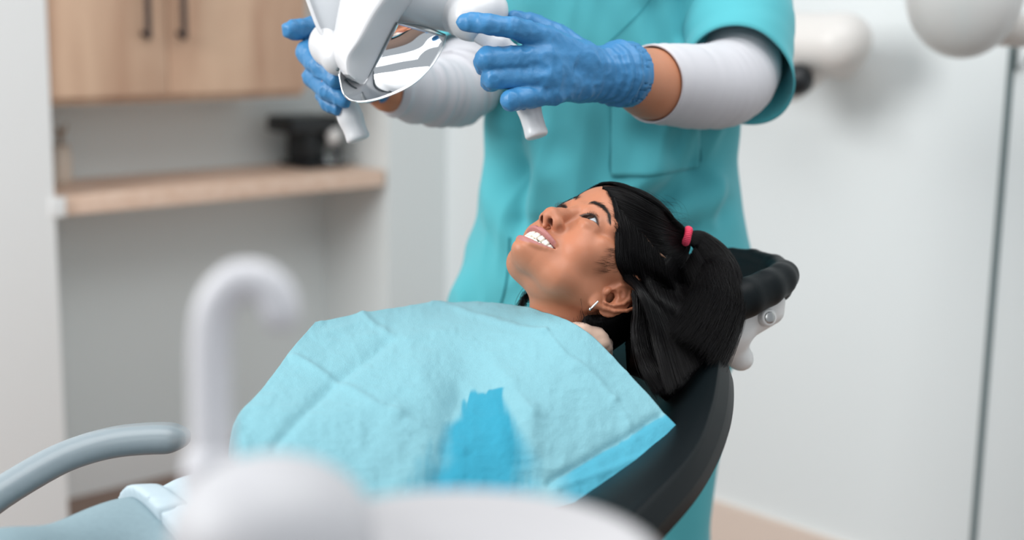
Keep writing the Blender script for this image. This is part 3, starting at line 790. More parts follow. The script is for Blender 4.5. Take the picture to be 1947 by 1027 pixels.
# 2. below the parting, falling down behind the ear
lo_g = [G2([(1167, 379), (1170, 400), (1172, 445), (1172, 495), (1186, 527), (1212, 552), (1232, 600), (1246, 660), (1268, 745)], [0, 0, 0, 0, 0, 1.555, 1.545, 1.535, 1.50]),
        G2([(1174, 398), (1183, 430), (1187, 465), (1191, 505), (1205, 532), (1226, 562), (1246, 610), (1262, 665), (1282, 735)], [0, 0, 0, 0, 0, 1.56, 1.55, 1.54, 1.51]),
        G2([(1200, 428), (1204, 452), (1207, 485), (1212, 515), (1222, 545), (1240, 580), (1258, 620), (1276, 665), (1296, 722)], [0, 0, 0, 0, 0, 1.57, 1.56, 1.545, 1.52]),
        G2([(1224, 454), (1226, 478), (1229, 505), (1236, 535), (1246, 565), (1262, 598), (1280, 635), (1296, 668), (1312, 705)], [0, 0, 0, 0, 1.58, 1.575, 1.565, 1.55, 1.53]),
        G2([(1252, 482), (1254, 502), (1258, 525), (1266, 550), (1278, 580), (1292, 610), (1306, 638), (1318, 662), (1328, 690)], [0, 0, 0, 0, 1.60, 1.59, 1.58, 1.565, 1.55]),
        G2([(1290, 512), (1293, 530), (1298, 550), (1306, 572), (1316, 594), (1326, 615), (1334, 635), (1340, 655), (1344, 672)], [0, 0, 0, 1.63, 1.62, 1.61, 1.60, 1.59, 1.58]),
        G2([(1306, 498), (1312, 520), (1322, 545), (1334, 570), (1344, 592), (1350, 612), (1352, 632), (1350, 650), (1345, 668)], [1.66, 1.65, 1.64, 1.63, 1.62, 1.61, 1.60, 1.59, 1.58]),
        G2([(1320, 474), (1336, 502), (1350, 532), (1360, 560), (1366, 588), (1367, 610), (1362, 632), (1355, 652), (1345, 672)], [1.655, 1.645, 1.635, 1.625, 1.615, 1.605, 1.60, 1.59, 1.58])]
be_g = [G2([(1206, 556), (1208, 575), (1208, 598), (1206, 620), (1208, 645), (1214, 670), (1222, 695), (1234, 720), (1250, 745)], [1.57, 1.565, 1.56, 1.555, 1.55, 1.545, 1.53, 1.52, 1.50]),
        G2([(1222, 560), (1228, 582), (1232, 606), (1234, 630), (1238, 655), (1244, 680), (1252, 700), (1262, 722), (1272, 742)], [1.575, 1.57, 1.565, 1.56, 1.555, 1.55, 1.535, 1.525, 1.51])]
strands.append(('L', guides_to_strands(be_g, 1300, 30, (.2, 3), 3.0), taper(30, .21, .5)))
strands.append(('L', guides_to_strands(lo_g, 7400, 34, (.2, 4.0), 1.5), taper(34, .22, .5)))
# 3. pony tail
pony = [Wp(1309, 450, 1.66), Wp(1336, 463, 1.665), Wp(1362, 510, 1.66), Wp(1362, 575, 1.635), Wp(1338, 632, 1.60), Wp(1300, 690, 1.57)]
PF = Field(np.min(pony, 0) - .06, np.max(pony, 0) + .06, .003)
PF.chain(pony, [.005, .010, .018, .024, .023, .012], .01)
PF.chain([Wp(1235, 600, 1.63), Wp(1272, 640, 1.62), Wp(1300, 700, 1.60), Wp(1285, 730, 1.57)], [.02, .038, .036, .022], .02)
PF.chain([Wp(1300, 515, 1.71), Wp(1318, 580, 1.685), Wp(1325, 630, 1.655)], [.022, .034, .034], .02)
PF.chain([Wp(1130, 640, 1.64), Wp(1180, 645, 1.63), Wp(1240, 660, 1.62)], [.020, .032, .036], .02)
v, f = PF.mesh(3); mesh_np('ponytail', v, f, M_hair, girl)
N = 3600; sp = spline(pony, 34); T_ = np.gradient(sp, axis=0); T_ /= np.linalg.norm(T_, axis=1, keepdims=True)
A_ = np.cross(T_, CF); A_ /= np.linalg.norm(A_, axis=1, keepdims=True); B_ = np.cross(T_, A_)
rad = np.interp(np.linspace(0, 1, 34), np.linspace(0, 1, 6), [.0065, .0125, .0225, .030, .033, .036])
a0 = rg.uniform(0, 6.28, N); rr_ = np.sqrt(rg.uniform(.98, 1.2, N)); tw = rg.normal(0, .7, N)
th_ = a0[:, None] + tw[:, None] * np.linspace(0, 1, 34)
P = sp[None] + rad[None, :, None] * rr_[:, None, None] * (np.cos(th_)[:, :, None] * A_ + np.sin(th_)[:, :, None] * B_)
P += rg.normal(0, .004, (N, 1, 3)) * np.linspace(0, 1, 34)[None, :, None] ** 2
strands.append(('W', P, taper(34, .21e-3, .4)))
# 5. fine hair under the ear, sideburn, temple and flyaways
N = 600
root = np.c_[-54 + rg.normal(0, 3, N), -34 + rg.normal(0, 11, N), -58 + rg.normal(0, 9, N)]
e_ = root + np.c_[rg.normal(-6, 4, N), rg.normal(-34, 12, N), rg.normal(-8, 10, N)]
strands.append(('L', bez([root, (root + e_) / 2 + (-5, 0, -4), e_], 12), taper(12, .15, .2)))
def on_skin(P, off=.3):
    """snap local points to the head surface along the outward direction"""
    V = GF.V; out = P.copy()
    c = np.array([0, -5, 10.]); d = out - c; d /= np.linalg.norm(d, axis=1, keepdims=True)
    for _ in range(14):
        q = np.clip((out - GF.lo) / GF.h, 0, np.array(GF.n) - 1.01).astype(int)
        s_ = V[q[:, 0], q[:, 1], q[:, 2]]; out = out - d * (np.clip(s_, -6, 6) - off)[:, None] * .7
    return out
def face_hit(px, py, off=.3):
    o = GI(CAM); out = []
    for x_, y_ in zip(px, py):
        d = GI(Wp(x_, y_, 1.0)) - o; d /= np.linalg.norm(d); t = np.arange(1450, 1700, .8); p = o + t[:, None] * d
        q = (p - GF.lo) / GF.h; ok = np.all((q > 0) & (q < np.array(GF.n) - 1), axis=1); i = np.clip(q, 0, np.array(GF.n) - 1).astype(int)
        val = np.where(ok, GF.V[i[:, 0], i[:, 1], i[:, 2]], 99); h = np.where(val < off)[0]; out.append(p[h[0]] if len(h) else p[np.argmin(val)])
    return np.array(out)
N = 260
x0_ = rg.uniform(1164, 1182, N); y0_ = rg.uniform(470, 516, N); L_ = rg.uniform(12, 46, N) * (.4 + .6 * sstep(470, 500, y0_)); r1_ = rg.normal(0, 3, N)
root = face_hit(x0_, y0_, .4); mid_ = face_hit(x0_ - L_ * .5, y0_ + L_ * .12 + r1_ * .4 + 2, 2.2); e_ = face_hit(x0_ - L_, y0_ + L_ * .10 + r1_ - 3 * rg.random(N), 1.0)
ok_ = (np.linalg.norm(root - e_, axis=1) < 45) & (np.linalg.norm(root - mid_, axis=1) < 30)
strands.append(('L', bez([root[ok_], mid_[ok_], e_[ok_]], 9), taper(9, .055, .1)))
N = 200      # soft hairline at temple and forehead
t_ = rg.random(N); x0_ = np.interp(t_, [0, .2, .4, .7, 1], [1152, 1162, 1168, 1172, 1172]) + rg.normal(0, 2, N); y0_ = np.interp(t_, [0, .2, .4, .7, 1], [360, 374, 396, 440, 485])
L_ = rg.uniform(6, 18, N)
root = face_hit(x0_ - rg.exponential(3.0, N) + 3, y0_ + rg.normal(0, 2, N), .2); mid_ = face_hit(x0_ + L_ * .2, y0_ + L_ * .3, 2.2); e_ = face_hit(x0_ + L_ * .8, y0_ + L_ * 1.4, 4)
strands.append(('L', bez([root, mid_, e_], 10), taper(10, .10, .6)))
N = 260      # flyaways standing off the crown and tail
root = skull_push(np.c_[rg.uniform(-50, 50, N), rg.uniform(-60, 50, N), rg.uniform(60, 120, N)], np.full((N, 1), 2.)); dr = (root - (0, -14, 28)); dr /= np.linalg.norm(dr, axis=1, keepdims=True)
e_ = root + (TIE - root) * rg.uniform(.3, .8, (N, 1)) + dr * rg.uniform(2, 13, (N, 1)) + rg.normal(0, 4, (N, 3))
strands.append(('L', bez([root, (root + e_) / 2 + dr * rg.uniform(3, 12, (N, 1)), e_], 14), taper(14, .10, .3)))
N = 120     # hair on the far side of the neck
s0 = Wp(1010, 560, 1.70) + rg.normal(0, .004, (N, 3)); m0 = Wp(984, 572, 1.69) + rg.normal(0, .004, (N, 3)); e0 = Wp(992, 600, 1.665) + rg.normal(0, .005, (N, 3))
strands.append(('W', bez([s0, m0, e0], 12), taper(12, .25e-3, .5)))
vs_, fs_ = [], []
for nm, P, R in strands:
    if nm == 'W': v, f = tubes(P, R)
    else: v, f = tubes(GT(P), R * HS)
    vs_.append((v, f))
v, f = join(vs_); tag(mesh_np('loose_hair', v, f, M_hair, girl), kind='stuff')
v, f = join([tubes(GT(np.array([on_skin(p_) for p_ in P_])), R_ * HS) for P_, R_ in []] or [(np.zeros((0, 3)), np.zeros((0, 4), int))]) if False else (None, None)
# brows and lashes
bs = []
for s in (-1, 1):
    N = 300; t = rg.random(N) ** .75; bp = np.array(brow_pts(s), float); sp_ = spline(bp, 100)
    k = (t * 98).astype(int); wd = 3.6 - 2.0 * t
    root = sp_[k] + np.c_[0 * t, 0 * t, rg.normal(0, .42, N) * wd]
    root = on_skin(root, .1); dr = sp_[np.minimum(k + 1, 99)] - sp_[k]; dr /= np.linalg.norm(dr, axis=1, keepdims=True)
    up_ = np.array([0, 0, 1.]) * (1 - t)[:, None] * .9
    e_ = on_skin(root + (dr + up_) * rg.uniform(3.5, 6.5, (N, 1)), .5)
    bs.append(tubes(GT(bez([root, on_skin((root + e_) / 2, .7), e_], 7)), taper(7, .13, .2) * HS))
v, f = join(bs); tag(mesh_np('eyebrows', v, f, M_brow, girl))
for s in (-1, 1):
    ls = []
    for (n, sg, ln) in ((44, 1, 5.6), (24, -1, 2.2)):
        x = np.linspace(-9.5, 11.5, n) + rg.normal(0, .2, n); a = 12.2; su = 5.2 if sg > 0 else 3.0
        ru = (a * a + su * su) / (2 * su); zz = sg * (np.sqrt(np.maximum(ru ** 2 - x ** 2, 0)) - ru + su)
        y = 63.3 + np.sqrt(np.maximum(12.8 ** 2 - (x * .92) ** 2 - zz ** 2, 9))
        root = np.c_[s * (26.2 + x), y, zz + 3 + x * .04]
        fan = np.c_[s * x * .05, np.ones(n), sg * .25 * np.ones(n)]
        L = ln * (.75 + .3 * rg.random(n)) * (.7 + .3 * (x > -4))
        m_ = root + fan * L[:, None] * .55; e_ = m_ + np.c_[s * x * .04, .45 * np.ones(n), sg * .85 * np.ones(n)] * L[:, None] * .55
        ls.append(tubes(GT(bez([root, m_, e_], 8)), taper(8, .13 if sg > 0 else .08, .15) * HS))
    v, f = join(ls); mesh_np('eyelashes', v, f, M_brow, girl)
M_scalp = mat('scalp', lin(120, 88, 68), rough=.6)
pt_ = [cap_hit(x_, y_)[0] for x_, y_ in ((1216, 440), (1226, 452), (1238, 470), (1246, 478), (1252, 483), (1258, 487), (1264, 491))]
pt_ = [p_ + (p_ - np.array([0, -15, 20.])) / np.linalg.norm(p_ - np.array([0, -15, 20.])) * 1.1 for p_ in pt_]
tube_obj('parting', [GT(p_) for p_ in pt_], [.0004, .0017, .0021, .0011, .0016, .0012, .0004], M_scalp, hair, n=60, sides=10)
# hair tie and earring
M_pink = mat('pink_elastic', lin(236, 72, 104), rough=.8, bump=(900, .5, .0008))
tc_ = Wp(1306, 449, 1.655); ax_ = Wp(1330, 455, 1.655) - Wp(1290, 445, 1.655); ax_ /= np.linalg.norm(ax_)
e1 = np.cross(ax_, CF); e1 /= np.linalg.norm(e1); e2 = np.cross(ax_, e1)
n = 260; th = np.linspace(0, 2 * np.pi, n); R_ = .0085; r_ = .0032; sd = 12; V = []
for i in range(n - 1):
    c_ = tc_ + R_ * (math.cos(th[i]) * e1 + math.sin(th[i]) * e2); o_ = math.cos(th[i]) * e1 + math.sin(th[i]) * e2
    q_ = np.arange(sd) * 2 * np.pi / sd; rb = r_ * (1 + .13 * np.cos(q_ * 1 + 34 * th[i]))
    V.append(c_ + (1.0 * rb * np.cos(q_))[:, None] * o_ + (1.35 * rb * np.sin(q_))[:, None] * ax_)
m = n - 1; V = np.vstack(V); Fq = [[i * sd + j, i * sd + (j + 1) % sd, ((i + 1) % m) * sd + (j + 1) % sd, ((i + 1) % m) * sd + j] for i in range(m) for j in range(sd)]
mesh_np('hair_tie', V, Fq, M_pink, girl)
M_silver = mat('silver', (.85, .84, .82), rough=.12, metal=1)
a_ = Wp(1136, 574, 1.535); b_ = Wp(1122, 588, 1.53)
tube_obj('earring', [a_, a_ * .6 + b_ * .4 - CF * .0016, a_ * .3 + b_ * .7 - CF * .0014, b_, b_ + CF * .004 + CR * .001], .0014, M_silver, girl, n=24, sides=12)
# ---------------------------------------------------------------- the girl's clothes
def hit(F, px, py, d0, d1, off=0., step=.001):
    """first point of a field (world coordinates) on a pixel's ray"""
    t = np.arange(d0, d1, step); p = CAM + (Wp(px, py, 1.0) - CAM) * t[:, None]
    q = (p - F.lo) / F.h; ok = np.all((q > 0) & (q < np.array(F.n) - 1.01), axis=1); q = np.clip(q, 0, np.array(F.n) - 1.02); i = q.astype(int); u = q - i; val = 0
    for a in (0, 1):
        for b in (0, 1):
            for c in (0, 1):
                val = val + np.abs(1 - a - u[:, 0]) * np.abs(1 - b - u[:, 1]) * np.abs(1 - c - u[:, 2]) * F.V[i[:, 0] + a, i[:, 1] + b, i[:, 2] + c]
    val = np.where(ok, val, 9); h = np.where(val < off)[0]
    return p[h[0]] if len(h) else None
M_shirt = mat('peach_cotton', lin(222, 190, 170), rough=.85, bump=(500, .3, .0006), sheen=.2)
M_denim = mat('pale_denim', lin(178, 194, 202), rough=.9, bump=(900, .4, .0005), var=(120, .06))
M_tights = mat('grey_tights', lin(128, 150, 158), rough=.85, bump=(1200, .5, .0006), var=(200, .10))
S = torso_field(.006, .006, legs=False)
S.plane(TP(0, .06, 0), TL + TN * -.35, .0); S.plane(TP(0, .43, 0), -TL, .0)
for s in (-1, 1):      # short sleeves
    pass
v, f = S.mesh(2); v = v + vnormals(v, f) * (.0015 * noise3(v, 30))[:, None]; mesh_np('shirt', v, f, M_shirt, girl)
# collar roll showing beside the neck
c0 = [Wp(1075, 640, 1.58), Wp(1090, 634, 1.577), Wp(1105, 634, 1.575), Wp(1132, 640, 1.59), Wp(1152, 655, 1.61)]
C_ = Field(np.min(c0, 0) - .05, np.max(c0, 0) + .05, .0018)
C_.chain(c0, [.008, .010, .010, .009, .008], .006)
C_.chain([Wp(1100, 645, 1.58), Wp(1135, 652, 1.585), Wp(1150, 672, 1.60)], [.012, .012, .010], .008)
C_.chain([Wp(1098, 650, 1.585), Wp(1125, 690, 1.59)], [.016, .014], .01)
v, f = C_.mesh(2); v = v + vnormals(v, f) * (.0012 * noise3(v, 140))[:, None]; mesh_np('collar', v, f, M_shirt, girl)
T2 = Field((-1.2, .7, .45), (.2, 1.7, 1.1), .006)
T3 = torso_field(.002, .006, arms=False); T3.plane(TP(0, .30, 0), TL); v, f = T3.mesh(2); mesh_np('tights', v, f, M_tights, girl)
# denim shorts with a turned-up hem on each leg
hm = Wp(285, 1075, 1.385) - TL * .135
Sh = torso_field(.010, .006, arms=False, legs=True); Sh.plane(TP(0, .36, 0), TL); Sh.plane(TP(0, .476, 0), -TL)
v, f = Sh.mesh(2); v = v + vnormals(v, f) * (.002 * noise3(v, 35))[:, None]; mesh_np('shorts', v, f, M_denim, girl)
for s in (1, -1):
    Hc = torso_field(.0135, .004, arms=False); Hc.plane(TP(0, .448, 0), TL); Hc.plane(TP(0, .478, 0), -TL); Hc.plane(TP(0, 0, 0), TW * s)
    v, f = Hc.mesh(2)
    if len(f): mesh_np('hem', v, f, M_denim, girl)

# ---------------------------------------------------------------- bib
bib = empty('dental_bib', Wp(900, 680, 1.52), 'light blue paper bib with a dark cyan patch, spread over the girl', 'bib')
BG = [[(925, 580, 1.74), (968, 580, 1.68), (1020, 592, 1.60), (1140, 654, 1.53), (1310, 840, 1.445)],
      [(800, 582, 1.71), (845, 625, 1.62), (910, 680, 1.54), (1010, 775, 1.455), (1130, 948, 1.39)],
      [(690, 596, 1.67), (700, 655, 1.57), (740, 730, 1.48), (800, 830, 1.41), (850, 985, 1.34)],
      [(600, 612, 1.62), (555, 668, 1.55), (500, 740, 1.47), (445, 805, 1.39), (430, 960, 1.30)]]
NS, NT_ = 300, 260
rows = [spline([Wp(*p) for p in r], NS) for r in BG]
B = np.array([spline([rows[k][i] for k in range(4)], NT_) for i in range(NS)])     # (NS, NT, 3)
def pix(P):
    c = (P - CAM) @ CAM3; return np.stack([IW / 2 + FPX * c[..., 0] / c[..., 2], IH / 2 + FPX * c[..., 1] / c[..., 2]], -1)
Q = pix(B); nrm = np.cross(np.gradient(B, axis=0), np.gradient(B, axis=1)); nrm /= np.linalg.norm(nrm, axis=2, keepdims=True)
if nrm[150, 130] @ (CAM - B[150, 130]) < 0: nrm = -nrm
def sd2(Q, a, b):
    a = np.array(a, float); b = np.array(b, float); ab = b - a; t = np.clip(((Q - a) @ ab) / (ab @ ab), 0, 1)
    return np.linalg.norm(Q - a - t[..., None] * ab, axis=-1), t
H = np.zeros(Q.shape[:2])
wob = noise3(np.c_[Q.reshape(-1, 2) / 60, np.zeros(Q.shape[0] * Q.shape[1])], 1).reshape(H.shape) * 6
Qw = Q + np.stack([wob, -wob], -1)
for a, b, amp, wd in (((560, 682), (636, 724), 1.6, 8), ((636, 724), (760, 790), 1.4, 9), ((760, 790), (880, 850), .9, 10), ((745, 645), (636, 724), -1.8, 12), ((636, 724), (520, 850), -1.8, 12),
                      ((690, 598), (745, 640), 1.1, 9), ((820, 585), (1040, 636), 1.2, 6), ((1040, 636), (1170, 760), .9, 6), ((1170, 760), (1210, 830), .8, 6), ((940, 700), (1010, 790), 1.2, 16), ((1010, 790), (1015, 880), 1.0, 16),
                      ((1045, 915), (1250, 795), -2.2, 8), ((1060, 928), (1305, 838), 1.2, 8), ((700, 640), (860, 640), .7, 10), ((600, 640), (700, 610), .6, 8), ((870, 745), (830, 905), -2.5, 22), ((935, 760), (980, 890), 1.0, 18), ((1100, 700), (1280, 850), .5, 14)):
    d, t = sd2(Qw, a, b); H += 1.6 * amp * 1e-3 * np.exp(-(d / wd) ** 2) + 1.5e-3 * amp * np.exp(-d / 40)
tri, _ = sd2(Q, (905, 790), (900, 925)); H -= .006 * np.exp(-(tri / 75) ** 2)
fine = noise3(np.c_[Q.reshape(-1, 2) / 26, np.zeros(H.size)], 1).reshape(H.shape); fine2 = noise3(np.c_[Q.reshape(-1, 2) / 90, np.ones(H.size)], 1).reshape(H.shape)
fn_ = noise3(np.c_[Q.reshape(-1, 2) / 9, np.ones(H.size) * 3], 1).reshape(H.shape)
ridg = 1 - 2 * np.abs(noise3(np.c_[Q.reshape(-1, 2) / (55, 38), np.ones(H.size) * 9], 1).reshape(H.shape)); ridg2 = 1 - 2 * np.abs(noise3(np.c_[Q.reshape(-1, 2) / (24, 17), np.ones(H.size) * 11], 1).reshape(H.shape))
H += .0007 * fine + .0030 * fine2 + .00028 * fn_ + .0007 * ridg + .0003 * ridg2
B2 = B + nrm * H[..., None]
# dark cyan patch and the double hem, in the vertex colours
light = np.array(lin(118, 171, 182)); cyan = np.array(lin(0, 138, 166)); dbl = np.array(lin(40, 148, 174))
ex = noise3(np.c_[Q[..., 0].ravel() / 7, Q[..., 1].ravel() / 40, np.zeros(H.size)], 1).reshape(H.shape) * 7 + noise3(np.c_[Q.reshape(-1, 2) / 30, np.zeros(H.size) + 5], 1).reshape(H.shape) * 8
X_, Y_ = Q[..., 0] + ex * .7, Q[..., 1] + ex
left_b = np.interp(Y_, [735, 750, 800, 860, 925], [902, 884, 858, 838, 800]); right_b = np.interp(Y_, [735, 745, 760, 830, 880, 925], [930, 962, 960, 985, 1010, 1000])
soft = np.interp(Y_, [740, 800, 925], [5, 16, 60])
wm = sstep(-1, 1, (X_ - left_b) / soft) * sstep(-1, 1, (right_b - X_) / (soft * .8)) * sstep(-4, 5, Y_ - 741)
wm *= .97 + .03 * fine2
ln = (Q[..., 1] - 915) - (Q[..., 0] - 1045) * (795 - 915) / (1250 - 1045.)     # below the hem crease
hm_ = sstep(-3, 6, ln + ex * .3) * sstep(1030, 1100, Q[..., 0])
strip = sstep(-3, 3, (Q[..., 1] - 948) - (Q[..., 0] - 1130) * (872 - 948) / (1250 - 1130.) + 18) * hm_ * sstep(1120, 1150, Q[..., 0]) * 0
col = light + (dbl - light) * (hm_ * .85)[..., None]; col = col + (cyan - col) * wm[..., None]
idx = np.arange(NS * NT_).reshape(NS, NT_); Fq = np.stack([idx[:-1, :-1], idx[1:, :-1], idx[1:, 1:], idx[:-1, 1:]], -1).reshape(-1, 4)
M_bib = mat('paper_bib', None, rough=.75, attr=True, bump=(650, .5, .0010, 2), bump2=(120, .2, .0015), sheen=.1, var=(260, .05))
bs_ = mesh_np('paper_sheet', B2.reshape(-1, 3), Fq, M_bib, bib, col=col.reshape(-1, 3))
sm = bs_.modifiers.new('thick', 'SOLIDIFY'); sm.thickness = .0008; sm.offset = -1
# folded-under corner of the near edge
c = [Wp(1118, 944, 1.395), Wp(1245, 872, 1.425), Wp(1232, 884, 1.43), Wp(1165, 944, 1.405), Wp(1140, 950, 1.40)]
bm = bmesh.new(); vv = [bm.verts.new(tuple(p)) for p in (Wp(1120, 940, 1.398), Wp(1262, 862, 1.428), Wp(1225, 895, 1.435), Wp(1175, 936, 1.415), Wp(1135, 950, 1.402))]
bm.faces.new(vv); o = bm_obj('folded_flap', bm, mat('paper_bib_back', lin(140, 205, 218), rough=.75, bump=(650, .35, .0007, 2)), bib, smooth=False)
sm = o.modifiers.new('thick', 'SOLIDIFY'); sm.thickness = .0008
# ---------------------------------------------------------------- dental chair
M_leather = mat('black_green_leather', lin(7, 15, 18), rough=.45, spec=.17, bump=(700, .15, .0005))
M_white = mat('white_shell', lin(226, 227, 226), rough=.32, coat=.2)
M_greyarm = mat('grey_armrest', lin(146, 158, 164), rough=.35, coat=.1)
chair = empty('dental_chair', (-.25, 1.45, 0), 'reclined dental chair with black upholstery and grey armrest under the girl', 'chair')
def sheet(name, ctrl, m, thick, parent, nu=40, nv=40, off=-1):
    rows = [spline([Wp(*p) for p in r], nu) for r in ctrl]
    P = np.array([spline([r[i] for r in rows], nv) for i in range(nu)])
    idx = np.arange(nu * nv).reshape(nu, nv); Fq = np.stack([idx[:-1, :-1], idx[1:, :-1], idx[1:, 1:], idx[:-1, 1:]], -1).reshape(-1, 4)
    # thick padded body: SDF of the sheet points would be slow, so offset both faces and round the rim
    n = np.cross(np.gradient(P, axis=0), np.gradient(P, axis=1)); n /= np.linalg.norm(n, axis=2, keepdims=True)
    if n[nu // 2, nv // 2][2] < 0: n = -n
    a = np.minimum(np.arange(nu), np.arange(nu)[::-1])[:, None]; b = np.minimum(np.arange(nv), np.arange(nv)[::-1])[None]
    du = np.linalg.norm(P[1:, :] - P[:-1, :], axis=2).mean(); dv = np.linalg.norm(P[:, 1:] - P[:, :-1], axis=2).mean()
    e = np.minimum(a * du, b * dv); r = thick / 2
    k = np.sqrt(np.clip(1 - (1 - np.clip(e / r, 0, 1)) ** 2, 0, 1))
    top = P + n * (r * k)[..., None]; bot = P - n * (r * k)[..., None]
    V = np.vstack([top.reshape(-1, 3), bot.reshape(-1, 3)]); F2 = np.vstack([Fq, Fq[:, ::-1] + nu * nv])
    return mesh_np(name, V, F2, m, parent)
BR = [[(1130, 640, 1.95), (1215, 662, 1.84), (1290, 668, 1.74), (1345, 652, 1.665), (1372, 662, 1.635)],
      [(1090, 650, 1.94), (1180, 700, 1.80), (1270, 730, 1.70), (1345, 705, 1.60), (1386, 706, 1.57)],
      [(1000, 680, 1.90), (1100, 790, 1.73), (1215, 830, 1.62), (1320, 790, 1.52), (1377, 800, 1.475)],
      [(820, 720, 1.82), (950, 880, 1.64), (1090, 960, 1.52), (1250, 900, 1.42), (1333, 905, 1.385)],
      [(620, 800, 1.72), (760, 970, 1.52), (900, 1080, 1.41), (1080, 1040, 1.32), (1235, 1020, 1.285)],
      [(420, 880, 1.60), (560, 1080, 1.42), (700, 1200, 1.31), (900, 1220, 1.22), (1080, 1180, 1.17)]]
sheet('backrest', BR, M_leather, .045, chair, 60, 70)
# seat and leg rest below and in front
def pad(name, a, b, hw, th, m):
    a = np.array(a); b = np.array(b); d = b - a; L = np.linalg.norm(d); d /= L
    n_ = np.cross(TW, d); n_ = n_ if n_[2] > 0 else -n_
    return box(name, (a + b) / 2 - n_ * th / 2, (TW, d, n_), (hw, L / 2, th / 2), m, chair, bevel=.025, seg=5)
pad('seat', TP(0, .36, -.14), TP(0, .84, -.13), .24, .08, M_leather)
pad('leg_rest', TP(0, .86, -.15), TP(0, 1.36, -.33), .20, .07, M_leather)
sc_ = TP(0, .55, -.40); 
box('seat_shell', TP(0, .56, -.27), (TW, TL, TN), (.20, .26, .045), M_white, chair, bevel=.03, seg=5)
pf = Field((sc_[0] - .35, sc_[1] - .35, -.02), (sc_[0] + .35, sc_[1] + .35, sc_[2] + .15), .01)
pf.cap((sc_[0], sc_[1], .05), (sc_[0], sc_[1], sc_[2] + .06), .12, .08, .03); pf.ball((sc_[0], sc_[1], .03), (.30, .30, .06), .04)
pf.plane((0, 0, .001), (0, 0, 1)); v, f = pf.mesh(2); mesh_np('pedestal', v, f, M_white, chair)
# headrest: rolled rim around a shallow bowl
hf_ = [Wp(1330, 485, 1.83), Wp(1392, 489, 1.80), Wp(1432, 492, 1.775), Wp(1472, 507, 1.735), Wp(1490, 524, 1.70)]
hn_ = [Wp(1310, 622, 1.62), Wp(1372, 585, 1.63), Wp(1418, 566, 1.645), Wp(1458, 548, 1.665), Wp(1483, 532, 1.685)]
A = Field(np.min(hf_ + hn_, 0) - .06, np.max(hf_ + hn_, 0) + .06, .003)
A.chain(hf_ + hn_[::-1], [.011, .0115, .012, .0145, .018, .0195, .0215, .023, .024, .022], .004)
ff = spline(hf_, 26); nn = spline(hn_, 26)
for i in range(26):
    m_ = (ff[i] + nn[i]) / 2 - np.array([0, 0, .030]) * (1 - .5 * i / 25)
    A.chain(spline([ff[i] - (0, 0, .004), m_, nn[i] - (0, 0, .006)], 7), .0105, .005)
v, f = A.mesh(2); hr_ = mesh_np('headrest', v, f, M_leather, chair)
K = Field(Wp(1410, 640, 1.7) - .16, Wp(1410, 640, 1.7) + .16, .003)
K.chain([Wp(1335, 652, 1.66), Wp(1395, 628, 1.675), Wp(1466, 592, 1.69)], [.020, .019, .016], .01)
K.chain([Wp(1380, 618, 1.66), Wp(1478, 572, 1.685)], [.010, .010], .006)
K.chain([Wp(1385, 640, 1.68), Wp(1402, 680, 1.69)], [.022, .013], .015)
K.ball(Wp(1411, 682, 1.69), (.014, .016, .014), .008)
K.chain([Wp(1360, 650, 1.70), Wp(1300, 700, 1.76)], [.02, .03], .02)
v, f = K.mesh(2); hb = mesh_np('headrest_bracket', v, f, M_white, chair)
kn_ = Wp(1463, 604, 1.66); dv_ = -(CF * .9 - CR * .35); dv_ /= np.linalg.norm(dv_)
lathe('knob', kn_ - dv_ * .012, [(0, 0), (.0105, 0), (.0105, .010), (.0095, .012), (.0085, .0125), (0, .0125)], M_white, hb, axis=dv_)
lathe('bolt', kn_, [(0, 0), (.0068, 0), (.0068, .0016), (.006, .002), (0, .002)], M_steel, hb, axis=dv_)
# armrest on the far side
A2 = Field((-.95, .9, .45), (-.2, 1.75, 1.05), .004)
ar = spline([Wp(338, 833, 1.60), Wp(280, 834, 1.59), Wp(210, 842, 1.575), (Wp(130, 866, 1.55)), Wp(55, 905, 1.52), Wp(-30, 960, 1.48), Wp(-110, 1030, 1.42)], 22)
for q_ in (0, 1, 2):
    o_ = (CF * (.012 * (q_ - 1))); A2.chain(ar + o_, [.0130] + [.0158] * 20 + [.0165], .004)
A2.chain([Wp(-110, 1030, 1.42), TP(-.24, .60, -.12), TP(-.18, .62, -.24)], [.018, .02, .02], .01)
v, f = A2.mesh(2); mesh_np('armrest', v, f, M_greyarm, chair)

# ---------------------------------------------------------------- spittoon unit in the foreground
M_cer = mat('white_ceramic', lin(182, 181, 183), rough=.55)
M_unit = mat('white_enamel', lin(204, 204, 208), rough=.45)
sp_c = Wp(520, 990, .66)
spit = empty('spittoon_unit', (sp_c[0], sp_c[1], 0), 'white spittoon unit with tall hooked water pipe, blurred in the foreground', 'spittoon')
U = Field((sp_c[0] - .22, sp_c[1] - .22, -.01), (sp_c[0] + .34, sp_c[1] + .22, sp_c[2] + .08), .006)
bc = Wp(885, 1072, .63)
U.cap((sp_c[0], sp_c[1], .02), (sp_c[0], sp_c[1], sp_c[2] - .02), .075, .044, .0)
U.ball((sp_c[0], sp_c[1], .02), (.13, .12, .04), .03)
U.ball(sp_c - (0, 0, .004), (.047, .047, .034), .01)
U.cap(sp_c - (0, 0, .06), bc - np.array([0, 0, .08]), .04, .04, .03)
U.plane((0, 0, .001), (0, 0, 1))
v, f = U.mesh(2); mesh_np('housing', v, f, mat('pale_enamel', lin(184, 184, 187), rough=.5), spit)
tube_obj('collar', [Wp(402, 915, .715), Wp(402, 890, .715)], .0145, M_unit, spit, n=8, sides=24)
zr = bc[2]
lathe('bowl', (bc[0], bc[1], zr - .062), [(0, 0), (.04, .0), (.068, .017), (.084, .041), (.0885, .060), (.087, .066), (.082, .067), (.077, .063), (.06, .056), (.04, .050), (.017, .046), (0, .0455)], M_cer, spit, n=64)
